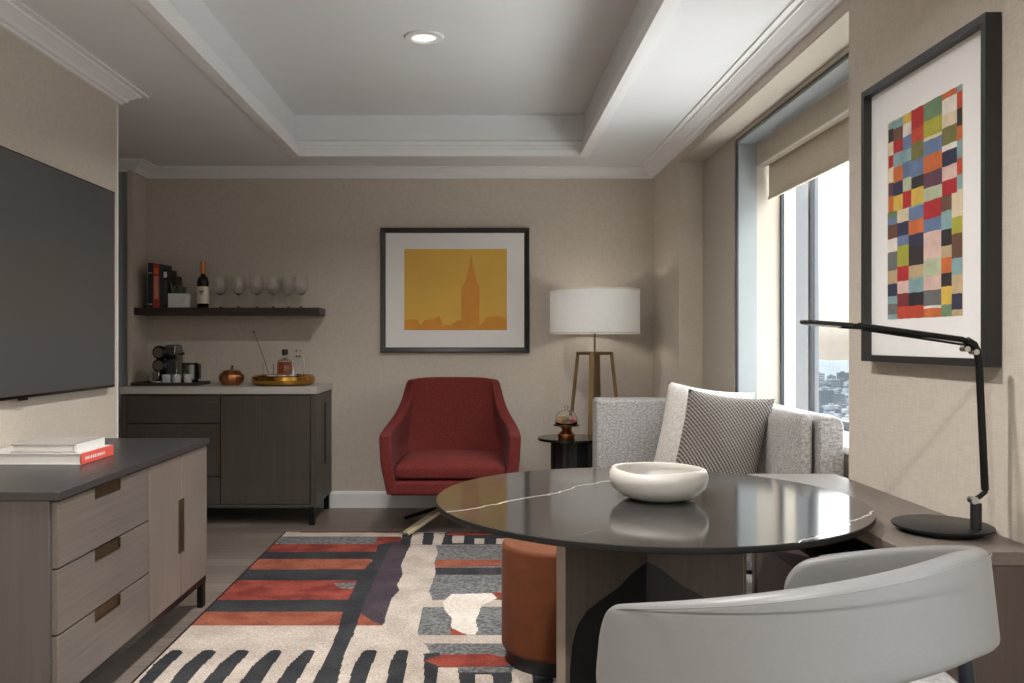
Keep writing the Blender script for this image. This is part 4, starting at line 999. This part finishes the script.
# ================================================================== ROUND TABLE
TC = (.4585, 2.388, 0); RT_ = .5755; TH = .77
t = thing('round_table', 'round dining table with polished black marble top on a panel pedestal', 'table', TC)
bm = BM(); lathe(bm, [(0,TH-.03),(RT_-.07,TH-.03),(RT_-.004,TH-.016),(RT_,TH-.013),(RT_,TH-.001),(RT_-.001,TH),(0,TH)], TC, 128, cap=False); obj('table_top', bm, M['stone'], t, smooth=25)
bm = BM(); lathe(bm, [(RT_-.004,TH-.0165),(RT_+.0008,TH-.0135),(RT_+.0008,TH-.0015),(RT_-.0002,TH-.0012)], TC, 128, cap=False); obj('table_rim', bm, plain('honed_black_edge', (34,33,33), .5, spec=.3), t, smooth=60)['label'] = 'honed dark edge'
def fin(ex, ey, flip=False):
    L = math.hypot(ex, ey); dx, dy = ex/L, ey/L; nx_, ny_ = -dy, dx
    fn = lambda u,v,tt: (TC[0]+dx*u+nx_*tt, TC[1]+dy*u+ny_*tt, v)
    arch = [(.0,.60),(.06,.582),(.12,.548),(.18,.528),(.235,.508),(.27,.475),(.287,.43),(.294,.37),(.296,.0)]
    arch = [(u/.31*L, v) for u, v in arch]
    bm = BM(); prism(bm, arch + [(L,0),(L,.738),(0,.738)], fn, -.016, .016); obj('panel', bm, M['base_w'], t, bevel=.0015, segs=1)
    bm = BM(); prism(bm, arch + [(0,0)], fn, -.006, .006); obj('arch_infill', bm, M['satin_black'], t, smooth=0)
    bm = BM(); prism(bm, [(L,.0),(L+.002,.0),(L+.002,.738),(L,.738)], fn, -.016, .016); obj('edge_band', bm, plain('pale_edge', (150,138,126), .5), t, smooth=0)
fin(-.25,-.19); fin(.232,-.13); fin(.02,.30)

# ceramic bowl
bc = (.491, 2.375, TH+.0005)
bm = BM()
wob = lambda r, z, a: (r*(1+.012*math.cos(2*a+.5)), z + (.0022*math.cos(a*2+1.2)-.0016*math.cos(3*a) if z > .055 else 0))
lathe(bm, [(0,.004),(.052,.004),(.056,0),(.068,.0),(.10,.012),(.124,.034),(.131,.054),(.131,.068),(.125,.082),(.119,.0845),(.113,.081),(.119,.068),(.115,.046),(.09,.022),(.05,.012),(0,.010)], bc, 72, cap=False, wob=wob)
solo('ceramic_bowl', bm, M['ceramic'], 'shallow white ceramic bowl on the black marble table', 'bowl', loc=bc, smooth=180)

# ================================================================== POUF
PC = (.297, 3.265, RT)
t = thing('pouf', 'rust orange velvet cylinder pouf under the table edge', 'pouf', PC)
def rr(r, z0, z1, c, n=6):
    p = [(0,z0)] + [(r-c+c*math.sin(PI/2*k/n), z0+c-c*math.cos(PI/2*k/n)) for k in range(n+1)] + [(r-c+c*math.cos(PI/2*k/n), z1-c+c*math.sin(PI/2*k/n)) for k in range(n+1)] + [(0,z1+.006)]
    return p
bm = BM(); lathe(bm, rr(.212,.05,.44,.018), PC, 64, cap=False); obj('upholstery', bm, M['velvet'], t, smooth=60)
bm = BM(); lathe(bm, [(0,0),(.195,0),(.195,.05),(0,.05)], PC, 48, cap=False); obj('plinth', bm, M['satin_black'], t)

# ================================================================== DESK (along right wall)
t = thing('desk', 'narrow taupe wood desk ledge along the right wall below the patchwork print', 'desk', (1.1, 2.5, 0))
bm = BM(); box(bm, .95, 1.2555, 1.92, 3.06, .704, .734); obj('desk_top', bm, M['desk_w'], t, bevel=.0015)
bm = BM(); box(bm, .952, 1.2555, 1.922, 1.95, 0, .7035); obj('end_panel', bm, M['desk_p'], t, bevel=.001)
bm = BM(); box(bm, .962, 1.2555, 3.03, 3.058, 0, .7035); obj('end_panel', bm, M['desk_p'], t, bevel=.001)
bm = BM(); box(bm, .968, 1.25, 1.951, 3.029, .03, .50); obj('cabinet', bm, M['desk_p'], t, bevel=.001)
bm = BM(); box(bm, 1.235, 1.2555, 1.951, 3.029, .501, .7035); obj('niche_shade_panel', bm, M['satin_black'], t, smooth=0)  # black colour stands in for the shade inside the open niche

# desk lamp
LX, LY = 1.136, 2.13; DZ = .7345
t = thing('desk_lamp', 'slim black adjustable desk lamp with round base on the desk', 'lamp', (LX, LY, DZ))
bm = BM(); lathe(bm, [(0,0),(.092,0),(.096,.010),(.112,.012),(.114,.017),(.108,.020),(0,.021)], (LX,LY,DZ), 56, cap=False); obj('base', bm, M['satin_black'], t)
sy = 2.06
def pt(px, py, Y=sy): return ((px-479)/868*Y, Y, 1.2-(py-341.5)*Y/868)
bm = BM(); tube(bm, [(pt(976,0)[0], sy, DZ+.019), pt(976,503)], .0125, 16); obj('socket', bm, M['satin_black'], t, bevel=.002)
bm = BM(); tube(bm, [pt(976,505), pt(972.5,500), pt(979,497), pt(985,492), pt(985,486)], .006, 12); obj('lower_joint', bm, M['black_metal'], t)
bm = BM(); c_ = pt(973,500); tube(bm, [(c_[0],sy-.010,c_[2]),(c_[0],sy+.010,c_[2])], .009, 16); obj('pivot', bm, M['chrome'], t)
bm = BM(); tube(bm, [pt(985,490), pt(984,470), pt(979,362), pt(977,352)], .0085, 14); obj('upright_arm', bm, M['black_metal'], t)
bm = BM(); tube(bm, [pt(977,353), pt(973,345), pt(966,341)], .011, 14); tube(bm, [pt(984,486), pt(977.5,352), pt(973,346)], .003, 8); obj('elbow_joint', bm, M['black_metal'], t)
for q in ((974,352),(965,349)):
    c_ = pt(*q); bm = BM(); tube(bm, [(c_[0],sy-.012,c_[2]),(c_[0],sy+.012,c_[2])], .007, 14); obj('pivot', bm, M['chrome'], t)
bm = BM(); tube(bm, [pt(973,344), pt(962,339.5), pt(858,325.5)], .0072, 12); tube(bm, [pt(966,345), pt(862,329.5)], .003, 8); obj('upper_arm', bm, M['black_metal'], t)
c_ = pt(854,326); bm = BM(); tube(bm, [(c_[0],sy-.010,c_[2]),(c_[0],sy+.010,c_[2])], .006, 14); obj('pivot', bm, M['chrome'], t)
bm = BM(); a_, b2 = pt(862,327), pt(840,325.5); beam(bm, a_, b2, .03, .013, up=(0,0,1)); obj('head_hinge', bm, M['black_metal'], t, bevel=.003)
bm = BM(); beam(bm, pt(850,325), pt(803,321.7), .05, .009, up=(0,0,1)); hd = obj('lamp_head', bm, M['satin_black'], t, bevel=.004, segs=3)
bm = BM(); beam(bm, pt(838,327.0), pt(806,324.4), .036, .002, up=(0,0,1)); obj('diffuser', bm, M['led'], hd, smooth=0)

# ================================================================== BARREL CHAIR
CC = (.523, 1.50, 0); RC = .317
t = thing('barrel_chair', 'light grey leather barrel chair with curved wraparound back at the table', 'chair', CC)
def ztop(th):
    ph = abs(th-305); ph = min(ph, 125)
    return .893-.148*(ph/125)**1.45
def zbot(th): return ztop(th)-(.150 if th > 285 else .150+.012*(285-th)/105)
def band(bm, r_in, r_out, th0, th1, n=150, cr=.055, shrink=0):
    rows = []
    for i in range(n+1):
        # denser sampling at the ends for round corners
        k_ = .5-.5*math.cos(PI*i/n); th = th0+(th1-th0)*k_
        dist = min(th-th0, th1-th)*PI/180*(r_in+r_out)/2
        cut = 0 if dist >= cr else cr-math.sqrt(max(0, cr*cr-(cr-dist)**2))
        zt = ztop(th)-cut-shrink; zb = zbot(th)+cut+shrink; a = math.radians(th)
        rm = (r_in+r_out)/2; hw = (r_out-r_in)/2
        prof = []
        m = 8; e = min(.014, hw)
        for q in range(m+1):
            an = PI*q/m; prof.append((rm+hw*math.cos(an), zt-e+e*math.sin(an)))
        for q in range(1,7): prof.append((rm-hw, zt-e+(zb+e-zt+e)*q/7))
        for q in range(m+1):
            an = PI+PI*q/m; prof.append((rm+hw*math.cos(an), zb+e+e*math.sin(an)))
        for q in range(1,7): prof.append((rm+hw, zb+e+(zt-e-zb-e)*q/7))
        if dist < 1e-6: prof = [(rm+(r-rm)*.35, z) for r, z in prof]
        flare = lambda z: -(z-(zt+zb)/2)*.10-.002
        rows.append([bm.verts.new((CC[0]+(r+flare(z))*math.cos(a), CC[1]+(r+flare(z))*math.sin(a), z)) for r, z in prof])
    for A, B in zip(rows, rows[1:]):
        L_ = len(A)
        for k_ in range(L_): bm.faces.new((A[k_],A[(k_+1)%L_],B[(k_+1)%L_],B[k_]))
    bm.faces.new(rows[0]); bm.faces.new(rows[-1][::-1])
bm = BM(); band(bm, RC-.032, RC+.003, 180, 430); obj('backrest', bm, M['leather'], t, smooth=180)
bm = BM(); pts = []
for i in range(200):
    th = 194+i*(416-194)/199; a = math.radians(th); z = ztop(th)-.006; pts.append((CC[0]+(RC-.0091)*math.cos(a), CC[1]+(RC+.0085)*math.sin(a), z))
tube(bm, pts, .0011, 6); obj('piping', bm, M['leather'], t)
bm = BM(); lathe(bm, [(0,.47),(.27,.47),(.278,.50),(.284,.55),(.284,.615),(.274,.634),(.2,.644),(0,.646)], CC, 56, cap=False); obj('seat', bm, M['seat_fab'], t, smooth=60)
bm = BM(); lathe(bm, [(.284,.618),(.288,.622),(.284,.628),(.278,.629),(.278,.620)], CC, 56, cap=False); obj('seat_piping', bm, M['leather'], t)
bm = BM(); lathe(bm, [(0,.44),(.26,.44),(.27,.469),(0,.469)], CC, 48, cap=False); obj('seat_frame', bm, M['satin_black'], t)
for th, zt_ in ((357,.73),(257,.745),(92,.48),(162,.48)):
    a = math.radians(th); c, s_ = math.cos(a), math.sin(a)
    if zt_ > .6: P = [(.30,.0),(.314,.25),(.318,.48),(.312,.62),(.300,zt_)]
    else: P = [(.28,.0),(.255,.25),(.235,.46)]
    bm = BM(); tube(bm, [(CC[0]+r*c, CC[1]+r*s_, z) for r, z in P], .012, 12, [.009]+[.013]*(len(P)-2)+[.011]); obj('leg', bm, plain('navy_black_metal', (38,42,50), .4, .4), t)

# ================================================================== CAMERA
cam = bpy.data.cameras.new('Camera'); co = bpy.data.objects.new('Camera', cam); COL.objects.link(co)
co.location = (0,0,1.2); co.rotation_euler = (PI/2,0,0)
cam.sensor_width = 36; cam.lens = 868/1024*36; cam.shift_x = 33/1024; cam.clip_end = 20000; cam.clip_start = .05
scene.camera = co
scene.view_settings.view_transform = 'Standard'; scene.view_settings.look = 'None'; scene.view_settings.gamma = 1
scene.view_settings.use_curve_mapping = False; scene.view_settings.exposure = 1.18
for o in bpy.data.objects:
    if '_o' in o: del o['_o']
